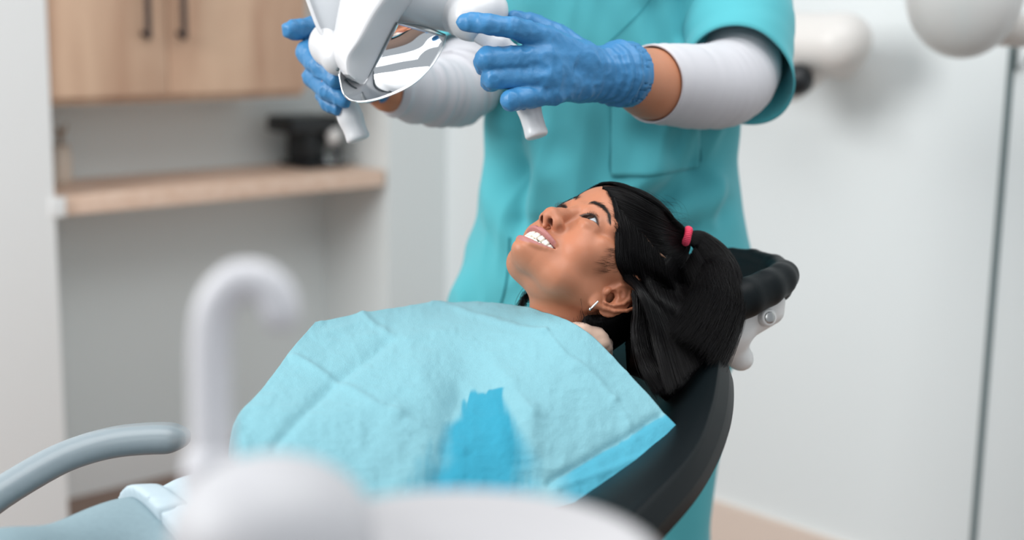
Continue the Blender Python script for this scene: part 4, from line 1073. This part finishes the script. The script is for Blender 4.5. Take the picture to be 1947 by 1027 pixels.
lathe('drain_cover', (bc[0], bc[1], zr - .0155), [(0, .004), (.012, .003), (.015, 0)], M_steel, spit, n=24)
PD = .715
tube_obj('water_pipe', [Wp(x, y, PD) for x, y in ((402, 1010), (402, 900), (401, 760), (401, 650), (411, 583), (446, 540), (490, 536), (522, 560), (532, 592))], [.0104] * 9, M_unit, spit, n=60, sides=20)
# ---------------------------------------------------------------- the dentist
dent = empty('person', (.13, 2.06, 0), 'dentist standing behind the chair in teal scrubs, white undersleeves and blue gloves', 'person')
M_scrub = mat('teal_scrubs', lin(78, 174, 184), rough=.85, bump=(900, .25, .0004), sheen=.15)
M_scrub2 = mat('teal_stitching', lin(44, 140, 152), rough=.9)
M_under = mat('white_jersey', lin(203, 203, 208), rough=.85, bump=(1200, .2, .0004), sheen=.1)
M_glove = mat('blue_nitrile', lin(60, 126, 176), rough=.42, spec=.4, bump=(160, .35, .0015), bump2=(900, .15, .0004))
DY = 2.06
def DXZ(px, py, d=2.05): p = Wp(px, py, d); return p[0], p[2]
# torso outline (pixel row: left, right) -> loft of ellipses
OUT = [(-230, 1010, 1280), (-150, 930, 1400), (0, 905, 1405), (150, 922, 1395), (300, 922, 1391), (400, 905, 1398), (475, 888, 1418), (575, 862, 1425), (700, 848, 1385), (850, 845, 1358)]
tz, txl, txr = [], [], []
for (y_, l_, r_) in OUT:
    a, z_ = DXZ(l_, y_); b, _z = DXZ(r_, y_); tz.append(z_); txl.append(a); txr.append(b)
tz = np.array(tz)[::-1]; txl = np.array(txl)[::-1]; txr = np.array(txr)[::-1]
def loft_fn(grow=0., dy=.125, k=2.3):
    def f(X, Y, Z):
        Zc = np.clip(Z, tz[0], tz[-1]); l_ = np.interp(Zc, tz, txl); r_ = np.interp(Zc, tz, txr)
        c = (l_ + r_) / 2; a = (r_ - l_) / 2 + grow; b = dy + grow + .0 * a
        q = (np.abs((X - c) / a) ** k + np.abs((Y - DY) / b) ** k) ** (1 / k)
        return (q - 1) * np.minimum(a, b)
    return f
z_top, z_hem = tz[-1], tz[0]
SH = {1: Wp(1392, -150, 2.10), -1: Wp(985, -150, 2.05)}      # shoulders: +1 = image right
EL = {1: Wp(1398, 148, 1.90), -1: Wp(885, 166, 1.98)}
CE = {1: Wp(1238, 160, 1.765), -1: Wp(738, 174, 1.875)}
WR = {1: Wp(1178, 141, 1.70), -1: Wp(716, 150, 1.86)}
# hands --------------------------------------------------------------------
HAND = {
 1: dict(palm=[(1150, 142, 1.69), (1108, 118, 1.665), (1105, 155, 1.67)],
    fingers=[[(1048, 78, 1.635), (975, 52, 1.60), (925, 46, 1.595), (884, 42, 1.60)],
             [(1040, 112, 1.625), (928, 112, 1.605), (922, 122, 1.635), (945, 124, 1.66)],
             [(1045, 145, 1.625), (938, 148, 1.61), (934, 154, 1.64), (958, 152, 1.66)],
             [(1052, 176, 1.635), (972, 190, 1.605), (972, 194, 1.635), (1002, 192, 1.65)]],
    fr=[[.0135, .0115, .0100, .0085], [.0145, .0125, .0115, .009], [.0140, .0115, .0105, .009], [.0125, .0100, .0095, .008]],
    thumb=[(1120, 112, 1.69), (1068, 76, 1.695), (1015, 46, 1.69), (978, 36, 1.68)], tr=[.016, .014, .011, .009]),
 -1: dict(palm=[(716, 146, 1.86), (668, 110, 1.835), (672, 140, 1.835)],
    fingers=[[(640, 88, 1.805), (588, 100, 1.765), (612, 128, 1.735), (640, 150, 1.715)],
             [(642, 122, 1.805), (596, 146, 1.765), (624, 170, 1.735), (653, 190, 1.720)],
             [(650, 152, 1.805), (618, 178, 1.775), (626, 194, 1.755), (640, 206, 1.745)],
             [(660, 172, 1.81), (648, 190, 1.79), (655, 198, 1.77), (662, 203, 1.755)]],
    fr=[[.0150, .0145, .0125, .0095], [.0140, .0130, .0115, .0092], [.0125, .0110, .0095, .0085], [.011, .010, .009, .0075]],
    thumb=[(700, 96, 1.835), (650, 62, 1.81), (598, 54, 1.78), (556, 57, 1.755)], tr=[.017, .0155, .0130, .0110])}
def hand_into(A, s, g=0.):
    h = HAND[s]; wr = WR[s]; pl = [Wp(*p) for p in h['palm']]
    A.chain([wr, pl[0]], [(.0325 if s > 0 else .027) + g, .028 + g], .008)
    for i, fg in enumerate(h['fingers']):
        P = [Wp(*p) for p in fg]
        A.cap(pl[1] if i < 2 else pl[2], P[0], .018 + g, h['fr'][i][0] + .001 + g, .010)
        A.chain(P, [r + g for r in h['fr'][i]], .004, kk=.0015)
    A.cap(pl[0], pl[1], .026 + g, .021 + g, .01); A.cap(pl[0], pl[2], .026 + g, .021 + g, .01)
    P = [Wp(*p) for p in h['thumb']]; A.chain([pl[0]] + P, [.022 + g] + [r + g for r in h['tr']], .006, kk=.003)
# body: one continuous figure ---------------------------------------------------
zc_ = float(DXZ(1110, 0, 1.95)[1])
DHS = 1.06e-3
_hz = np.array([.0, -.34, .94]); _hz /= np.linalg.norm(_hz); _hy = np.array([-.30, -.9, -.33]); _hy -= _hz * (_hy @ _hz); _hy /= np.linalg.norm(_hy)
DR = np.stack([np.cross(_hy, _hz), _hy, _hz], 1)
DO = np.array([DXZ(1150, 0)[0], DY - .07, zc_ + .28])
def DT(p): return DO + (np.asarray(p, float) * DHS) @ DR.T
nk = (DR.T @ (np.array([DXZ(1150, 0)[0], DY + .01, zc_ + .04]) - DO)) / DHS
DFh = make_head(1.8, neck=[(0, -24, -45), tuple((np.array([0, -24, -45]) + nk) / 2), tuple(nk)], zlo=-190)
dv, df = DFh.mesh(2); dcol = paint_head(dv, lin(190, 128, 100), lin(180, 110, 104), (.012, .008, .008))
Bd = Field((-.75, 1.4, -.01), (.75, 2.35, 1.62), .007)
Bd.fn((-.4, 1.8, z_hem - .1), (.6, 2.3, z_top), loft_fn(-.055, .10), .0)
Bd.cap((DO[0], DY, zc_ - .05), (DO[0], DY + .005, zc_ + .09), .075, .055, .04)
for s in (-1, 1):
    Bd.cap((DO[0], DY, zc_ - .02), SH[s] * .9 + np.array([DO[0], DY, zc_]) * .1, .07, .055, .05)
    pa = list(spline([SH[s] * .5 + EL[s] * .5, EL[s], CE[s]], 12))
    Bd.chain([SH[s]] + pa + [WR[s]], [.050] + list(np.linspace(.046, .0425 if s > 0 else .026, 12)) + [.0345 if s > 0 else .027], .015, kk=.01)
    hand_into(Bd, s, -.0012)
    hx = DO[0] + s * .085
    Bd.chain([(hx, DY, z_hem + .05), (hx, DY + .0, .48), (hx, DY + .02, .08)], [.085, .055, .038], .04)
    Bd.chain([(hx, DY + .03, .04), (hx + s * .01, DY - .13, .035)], [.034, .028], .02)
v, f = Bd.mesh(2); bv_, bf_ = join([(DT(dv), df), (v, f)])
mesh_np('body', bv_, bf_, M_skin, dent, col=np.vstack([dcol, np.tile(lin(192, 130, 98), (len(v), 1))]))
for s in (-1, 1): eyeball('eye', eye_c(s), (0, 1, -.15), DT, dent)
teeth(DT, dent)
D_ = Field((-96, -135, -120), (96, 112, 132), 3)
D_.ball((0, -15, 29), (75, 89, 88)); D_.ball((0, 21, 43), (64, 60, 54), 10); D_.ball((0, -44, -30), (62, 60, 70), 20); D_.ball((0, -100, 20), (38, 34, 38), 10)
D_.fn(D_.lo, D_.lo + D_.h * D_.n, _hl, 5, 'int'); v, f = D_.mesh(2); mesh_np('hair', DT(v), f, M_hair, dent)
# scrub top -------------------------------------------------------------------
T = Field((-.3, 1.82, z_hem), (.62, 2.32, z_top + .08), .006)
T.fn((-.3, 1.82, z_hem - .01), (.62, 2.32, z_top + .09), loft_fn(0, .135), 0)
T.cap(SH[1] + (0, 0, .0), (DO[0], DY, z_top - .03), .075, .10, .04); T.cap(SH[-1], (DO[0], DY, z_top - .03), .075, .10, .04)
vq = Wp(1113, 4, 1.9)
T.cap((vq[0], DY - .20, vq[2] + .07), (vq[0], DY, vq[2] + .13), .055, .075, .0, 'sub')     # neck opening
T.cap((vq[0], DY - .20, vq[2] + .012), (vq[0], DY - .05, vq[2] + .09), .006, .05, .0, 'sub')
Tin = Field(T.lo, T.lo + T.h * (T.n - 1), T.h)
v, f = T.mesh(2); n_ = vnormals(v, f)
def folds(v):
    x, y, z = v.T; a = np.arctan2(y - DY, x - .13)
    w1 = noise3(np.c_[x * 13 + z * 1.5, y * 5, z * 2.2], 1); w2 = noise3(np.c_[x * 30 - z * 5, y * 10, z * 6], 1); w3 = noise3(np.c_[x * 22 + z * 14, y * 10, z * 5 - x * 4], 1)
    return .016 * w1 + .008 * (1 - np.abs(w2) * 2) + .006 * w3
def crease(v, a, b, amp, wd):
    d = seg_dist(v * (1, .3, 1), np.array([a, b]) * (1, .3, 1)); return 2.5 * amp * np.exp(-(d / wd) ** 2)
H_ = folds(v)
C2 = lambda x, y, d=1.95: Wp(x, y, d)
for (p, q, am, wd) in (((958, 80), (975, 330), -.011, .028), ((975, 330), (985, 420), -.010, .02), ((925, 250), (905, 420), .006, .02), ((1010, 260), (1015, 400), .008, .025),
                       ((1230, 20), (1265, 120), -.010, .02), ((1330, 330), (1215, 400), -.010, .022), ((1250, 330), (1180, 380), .006, .02), ((1390, 400), (1290, 470), -.008, .018), ((1365, 350), (1350, 430), .008, .012),
                       ((1290, 0), (1300, 60), -.010, .018), ((1060, 340), (1100, 420), .006, .03), ((1225, 260), (1330, 300), -.006, .03)):
    H_ = H_ + crease(v, C2(*p), C2(*q), am, wd)
T_v = v + n_ * H_[:, None] * np.clip((v[:, 2] - z_hem + .1) / .1, 0, 1)[:, None]
top = mesh_np('scrub_top', T_v, f, M_scrub, dent)
Un = Field((-.3, 1.85, z_top - .16), (.62, 2.28, z_top + .09), .006)
Un.fn(Un.lo, Un.lo + Un.h * Un.n, loft_fn(-.014, .122), 0); Un.cap(SH[1], (DO[0], DY, z_top - .04), .062, .088, .04); Un.cap(SH[-1], (DO[0], DY, z_top - .04), .062, .088, .04)
Un.cap((vq[0], DY - .20, vq[2] + .075), (vq[0], DY, vq[2] + .13), .045, .066, .0, 'sub')
v, f = Un.mesh(2); mesh_np('undershirt', v, f, M_under, dent)
# sleeves: open tubes with thickness
def sleeve(name, a, b, ra, rb, m, parent, th=.0025, ell=(1, 1), n=90, K=46, foldamp=.004, bend=None, lipr=0, skew=0., skdir=None):
    pts = spline([a, b] if bend is None else [a, bend, b], K); T_ = np.gradient(pts, axis=0); T_ /= np.linalg.norm(T_, axis=1, keepdims=True)
    A_ = np.cross(T_[0], [0.1, 1, 0.05]); A_ /= np.linalg.norm(A_); V = []; Vi = []
    ph = np.arange(n) * 2 * np.pi / n
    rr_ = np.interp(np.linspace(0, 1, K), [0, 1] if np.ndim(ra) == 0 else np.linspace(0, 1, len(ra)), [ra, rb] if np.ndim(ra) == 0 else ra)
    for i in range(K):
        A_ = A_ - T_[i] * (A_ @ T_[i]); A_ /= np.linalg.norm(A_); B_ = np.cross(T_[i], A_)
        d_ = np.cos(ph)[:, None] * A_ * ell[0] + np.sin(ph)[:, None] * B_ * ell[1]
        c_ = pts[i] + (0 if skdir is None else (d_ @ np.array(skdir))[:, None] * T_[i] * skew * (i / (K - 1)) ** 2 * rr_[i])
        P = c_ + d_ * rr_[i]
        fo = foldamp * (noise3(np.c_[P[:, 0] * 12 + i * .03, P[:, 1] * 12, P[:, 2] * 12], 1) + .6 * noise3(np.c_[P @ T_[i] * 60, P @ A_ * 12, P @ B_ * 12], 1))
        lp = lipr * (1 if i >= K - 13 else 0)
        V.append(P + d_ * (fo + lp)[:, None] if np.ndim(fo) else P); Vi.append(P + d_ * (fo + lp - th)[:, None])
    V = np.array(V + Vi[::-1]).reshape(-1, 3); F = [[i * n + j, (i + 1) * n + j, (i + 1) * n + (j + 1) % n, i * n + (j + 1) % n] for i in range(2 * K - 1) for j in range(n)]
    return mesh_np(name, V, F, m, parent)
sleeve('scrub_sleeve', SH[1] + np.array([-.02, .0, .04]), Wp(1412, 146, 1.89), [.075, .080, .078, .0690], .07, M_scrub, top, foldamp=.004, lipr=.0015, skew=.52, skdir=CR * .55 + CF * .83)
sleeve('scrub_sleeve', SH[-1] + np.array([.02, .02, .04]), Wp(905, 110, 1.985), [.07, .068, .062, .056], .056, M_scrub, top, foldamp=.004, lipr=.0015, skew=.3, skdir=CR * -.6 + CF * .8)
# white undersleeves
sleeve('undersleeve', SH[1] * .5 + EL[1] * .5, CE[1], [.046, .050, .056, .0575, .053, .0470], .045, M_under, dent, bend=EL[1], K=70, foldamp=.0022, lipr=.0012)
sleeve('undersleeve', SH[-1] * .5 + EL[-1] * .5, CE[-1], [.048, .050, .050, .049, .043, .031], .04, M_under, dent, bend=EL[-1], K=80, foldamp=.007, lipr=.001)
# gloves
for s in (1, -1):
    c = (WR[s] + Wp(*HAND[s]['fingers'][1][0])) / 2
    G = Field(c - .20, c + .16, .0021); hand_into(G, s, .0012)
    cuff_d = (EL[s] - WR[s]); cuff_d /= np.linalg.norm(cuff_d)
    G.chain([WR[s], WR[s] + cuff_d * .03], [.0386, .0418] if s > 0 else [.0315, .032], .006)
    G.plane(WR[s] + cuff_d * (.016 if s > 0 else .02), -cuff_d)
    G.cap(WR[s] + cuff_d * .005, WR[s] + cuff_d * .05, *((.0362, .0396) if s > 0 else (.0295, .030)), 0, 'sub')
    v, f = G.mesh(1); n_ = vnormals(v, f)
    q = (v - WR[s]) @ cuff_d; wr_ = np.exp(-((q + .012) / .03) ** 2)
    h_ = .0014 * noise3(v, 55) + .0016 * wr_ * np.sin(q * 560 + 3.5 * noise3(v, 30)) + .0011 * (1 - 2 * np.abs(noise3(v, 85))) + .0005 * noise3(v, 190)
    h_ = h_ * np.clip((.010 - q) / .012, .12, 1) 
    mesh_np('glove', v + n_ * h_[:, None], f, M_glove, dent)
# pants
Pn = Field((-.3, 1.85, .02), (.62, 2.3, z_hem + .12), .008)
for s in (-1, 1):
    hx = DO[0] + s * .085
    Pn.chain([(hx + .01, DY, z_hem + .06), (hx, DY, .48), (hx, DY + .02, .10)], [.104, .092, .085], .03)
Pn.plane((0, 0, .06), (0, 0, 1))
v, f = Pn.mesh(2); v = v + vnormals(v, f) * (.006 * noise3(v * (1, 1, .25), 22))[:, None]; mesh_np('scrub_trousers', v, f, M_scrub, dent)
M_shoe = mat('white_shoe', lin(225, 225, 225), rough=.5)
for s in (-1, 1):
    hx = DO[0] + s * .085
    Z_ = Field((hx - .1, 1.80, -.01), (hx + .1, 2.2, .14), .004); Z_.chain([(hx, DY + .035, .042), (hx + s * .01, DY - .14, .034)], [.044, .038], .02); Z_.plane((0, 0, .002), (0, 0, 1))
    v, f = Z_.mesh(2); mesh_np('shoe', v, f, M_shoe, dent)
# stitching and pocket on the top, laid on its surface
def bvh_of(v, f):
    from mathutils.bvhtree import BVHTree
    return BVHTree.FromPolygons([tuple(p) for p in v], [tuple(int(i) for i in q) for q in f])
BV = bvh_of(T_v, f_top) if False else bvh_of(T_v, T.mesh(0)[1])
def on_top(px, py, off=.0012):
    d = Vector(Wp(px, py, 1.0) - CAM).normalized(); h = BV.ray_cast(Vector(CAM), d)
    return np.array(h[0]) - np.array(d) * off if h[0] is not None else None
def stitch(name, pts, r=.0007, m=None):
    q = [on_top(x, y) for x, y in spline([(a, b, 0) for a, b in pts], 60)[:, :2]]; q = [p for p in q if p is not None]
    if len(q) > 3: tube_obj(name, q, r, m or M_scrub2, top, n=60, sides=6)
pk = [[on_top(x, y, .0022) for x in np.linspace(1162, 1330, 24)] for y in np.linspace(196, 334, 20)]
pk = [[on_top(1162 + (168) * u, (175 + 160 * w) - (30 * max(0, u - .45) * w), .0022) for u in np.linspace(0, 1, 24)] for w in np.linspace(0, 1, 20)]
if all(p is not None for r in pk for p in r):
    P = np.array(pk); nu, nv = P.shape[:2]; idx = np.arange(nu * nv).reshape(nu, nv)
    o = mesh_np('pocket', P.reshape(-1, 3), np.stack([idx[:-1, :-1], idx[:-1, 1:], idx[1:, 1:], idx[1:, :-1]], -1).reshape(-1, 4), M_scrub, top)
    sm = o.modifiers.new('t', 'SOLIDIFY'); sm.thickness = .0018; sm.offset = -1
stitch('pocket_seam', [(1163, 190), (1162, 260), (1162, 331), (1200, 335), (1250, 334), (1300, 322), (1331, 308), (1331, 280)])
stitch('pocket_seam', [(1202, 200), (1203, 270), (1204, 332)], .0004)
stitch('seam', [(968, 452), (966, 505), (958, 555), (946, 592)], .0011)
stitch('seam', [(1160, 78), (1190, 50), (1222, 18), (1240, -5)], .0006)
# ---------------------------------------------------------------- operating lamp
M_lamp = mat('lamp_white', lin(208, 209, 211), rough=.35, coat=.1)
M_lampg = mat('lamp_grey', lin(192, 196, 200), rough=.35)
M_mirror = mat('mirror', (.92, .93, .94), rough=.03, metal=1)
M_line = mat('gasket', lin(90, 100, 104), rough=.5)
lamp = empty('dental_lamp', Wp(740, -40, 1.72), 'white dental operating lamp with a mirrored reflector and two handles held by blue gloves', 'lamp')
def lf(name, lo, hi, h, build, m, parent, sm=2):
    A = Field(np.minimum(lo, hi), np.maximum(lo, hi), h); build(A); v, f = A.mesh(sm); return mesh_np(name, v, f, m, parent)
def bb(*pts, m=.05):
    p = np.array(pts); return p.min(0) - m, p.max(0) + m
# housing: a bent shell lofted from stations (outer back, front ridge, mirror edge)
st = [((648, -120), (800, -120), (850, -110)), ((645, -60), (768, -60), (815, -50)), ((642, -10), (738, -12), (785, -2)), ((634, 40), (710, 28), (756, 40)), ((628, 85), (684, 74), (728, 90)), ((635, 114), (662, 106), (708, 130)), ((646, 134), (660, 130), (694, 156)), ((656, 146), (664, 144), (684, 160))]
L_ = []
for (o_, r_, m_) in st:
    a, b, c = Wp(*o_, 1.69), Wp(*r_, 1.615), Wp(*m_, 1.665)
    L_.append([a, a * .45 + b * .55 - CF * .016 - CR * .004, b, b * .5 + c * .5 - CF * .001, c, c + CF * .012, (a + c) / 2 + CF * .075, a + CF * .035])
L_ = np.array(L_); K_, Nc = L_.shape[:2]
Ls = np.array([spline(L_[:, j], 46) for j in range(Nc)]).transpose(1, 0, 2)
bm = bmesh.new(); vv = [[bm.verts.new(tuple(p)) for p in r] for r in Ls]
for i in range(len(Ls) - 1):
    for j in range(Nc): bm.faces.new([vv[i][j], vv[i][(j + 1) % Nc], vv[i + 1][(j + 1) % Nc], vv[i + 1][j]])
bm.faces.new(vv[0][::-1]); bm.faces.new(vv[-1]); bmesh.ops.recalc_face_normals(bm, faces=bm.faces)
cl = bm.edges.layers.float.get('crease_edge') or bm.edges.layers.float.new('crease_edge')
for i in range(len(Ls) - 1):
    for j in (2, 4):
        e = bm.edges.get([vv[i][j], vv[i + 1][j]]); e[cl] = .75 if j == 2 else .95
hs = bm_obj('lamp_housing', bm, M_lamp, lamp, sub=2)
# reflector: concave mirrored sheet between housing and the curved lower rim
TLc, rim = Wp(754, 44, 1.662), spline([Wp(848, 68, 1.70), Wp(838, 98, 1.69), Wp(815, 132, 1.68), Wp(785, 160, 1.67), Wp(745, 180, 1.662), Wp(705, 192, 1.655), Wp(672, 193, 1.65), Wp(653, 177, 1.65), Wp(645, 142, 1.655)], 60)
inner = spline([Wp(754, 44, 1.662), Wp(740, 70, 1.664), Wp(724, 100, 1.666), Wp(708, 130, 1.667), Wp(692, 155, 1.667), Wp(672, 156, 1.664), Wp(655, 146, 1.662), Wp(646, 132, 1.66)], 60)
nv_ = 30; P = []
for i in range(60):
    t = i / 59.; row = []
    for j in range(nv_):
        u = j / (nv_ - 1); q = inner[i] * (1 - u) + rim[i] * u
        cq = (q - CAM) @ CAM3; qx = IW / 2 + FPX * cq[0] / cq[2]; qy = IH / 2 + FPX * cq[1] / cq[2]
        dz = .022 * (1 - ((qx - 752) / 110) ** 2 - ((qy - 118) / 100) ** 2)
        row.append(q + CF * dz + CU * dz * .2)
    P.append(row)
P = np.array(P); idx = np.arange(60 * nv_).reshape(60, nv_)
rf = mesh_np('reflector', P.reshape(-1, 3), np.stack([idx[:-1, :-1], idx[1:, :-1], idx[1:, 1:], idx[:-1, 1:]], -1).reshape(-1, 4), M_mirror, lamp)
sm = rf.modifiers.new('t', 'SOLIDIFY'); sm.thickness = .0015; sm.offset = 0
tube_obj('reflector_rim', rim, .0010, M_mirror, rf, n=60, sides=10)
tube_obj('gasket', list(inner[:50:6]) , .0011, M_line, lamp, n=40, sides=8)
tube_obj('gasket', [Wp(754, 43, 1.66), Wp(800, 48, 1.675), Wp(846, 66, 1.695)], .0010, M_line, lamp, n=20, sides=8)
# top beam joining the right pivot
def bm1(A):
    A.chain([Wp(770, -10, 1.70), Wp(860, 8, 1.70), Wp(900, 22, 1.70)], [.036, .031, .030], .01)
    A.chain([Wp(790, -60, 1.72), Wp(800, -5, 1.72)], [.05, .034], .02)
lf('beam', *bb(Wp(760, -80, 1.7), Wp(910, 40, 1.7), m=.09), .003, bm1, M_lampg, lamp)
def pv(A):
    A.ball(Wp(890, 35, 1.66), (.024, .026, .026)); A.cap(Wp(880, 22, 1.69), Wp(925, 20, 1.67), .030, .026, .01)
    A.cap(Wp(895, 40, 1.66), Wp(905, 52, 1.655), .020, .016, .008)
lf('pivot', *bb(Wp(850, 0, 1.65), Wp(950, 60, 1.72), m=.06), .0025, pv, M_lamp, lamp)
# handles
def handle(pts, rs):
    def b(A):
        A.chain(pts + [pts[-1] * 2 - pts[-2]], rs + [rs[-1]], .006); A.plane(pts[-1], pts[-2] - pts[-1], .005)
    return b
hp = [Wp(905, 55, 1.655), Wp(948, 84, 1.655), Wp(975, 110, 1.66), Wp(990, 150, 1.66), Wp(1004, 200, 1.658), Wp(1022, 262, 1.655)]
hd = lf('handle', *bb(*hp, m=.03), .0022, handle(hp, [.014, .0125, .0135, .0135, .0138, .0130]), M_lamp, lamp)
hp2 = [Wp(618, 70, 1.755), Wp(634, 125, 1.755), Wp(650, 180, 1.755), Wp(666, 222, 1.755), Wp(683, 268, 1.755)]
hd2 = lf('handle', *bb(*hp2, m=.03), .0022, handle(hp2, [.015, .0145, .0145, .0150, .0140]), M_lamp, lamp)
# left pivot and yoke arm
def pl_(A):
    A.ball(Wp(622, 84, 1.72), (.020, .024, .026)); A.cap(Wp(622, 84, 1.72), Wp(645, 110, 1.70), .020, .022, .01)
lf('pivot', *bb(Wp(600, 40, 1.70), Wp(660, 130, 1.73), m=.06), .0025, pl_, M_lamp, lamp)
bm = bmesh.new(); poly = [Wp(572, -40, 1.70), Wp(585, 5, 1.70), Wp(604, 55, 1.70), Wp(618, 76, 1.70), Wp(640, 70, 1.70), Wp(655, 10, 1.70), Wp(665, -60, 1.70)]
a_ = [bm.verts.new(tuple(p)) for p in poly]; b_ = [bm.verts.new(tuple(p + CF * .022)) for p in poly]
bm.faces.new(a_); bm.faces.new(b_[::-1]); n = len(poly)
for i in range(n): bm.faces.new([a_[i], b_[i], b_[(i + 1) % n], a_[(i + 1) % n]])
bmesh.ops.recalc_face_normals(bm, faces=bm.faces)
bm_obj('yoke', bm, M_lampg, lamp, bevel=.004, seg=3)
tube_obj('yoke_trim', [Wp(583, -5, 1.697), Wp(603, 48, 1.697), Wp(618, 74, 1.697)], .0022, M_lamp, lamp, n=20, sides=8)
# suspension arm rising out of frame
lf('arm', *bb(Wp(740, -60, 1.75), Wp(745, -560, 1.95), m=.08), .006, lambda A: (A.chain([Wp(735, -70, 1.75), Wp(740, -200, 1.78), Wp(745, -560, 1.95)], [.04, .026, .026], .02)), M_lamp, lamp)
for (x, y, d) in ((642, 128, 1.66),):
    lathe('screw', Wp(x, y + 4, 1.652), [(0, 0), (.0022, 0), (.0022, .001), (0, .0012)], M_line, lamp, axis=-CF)
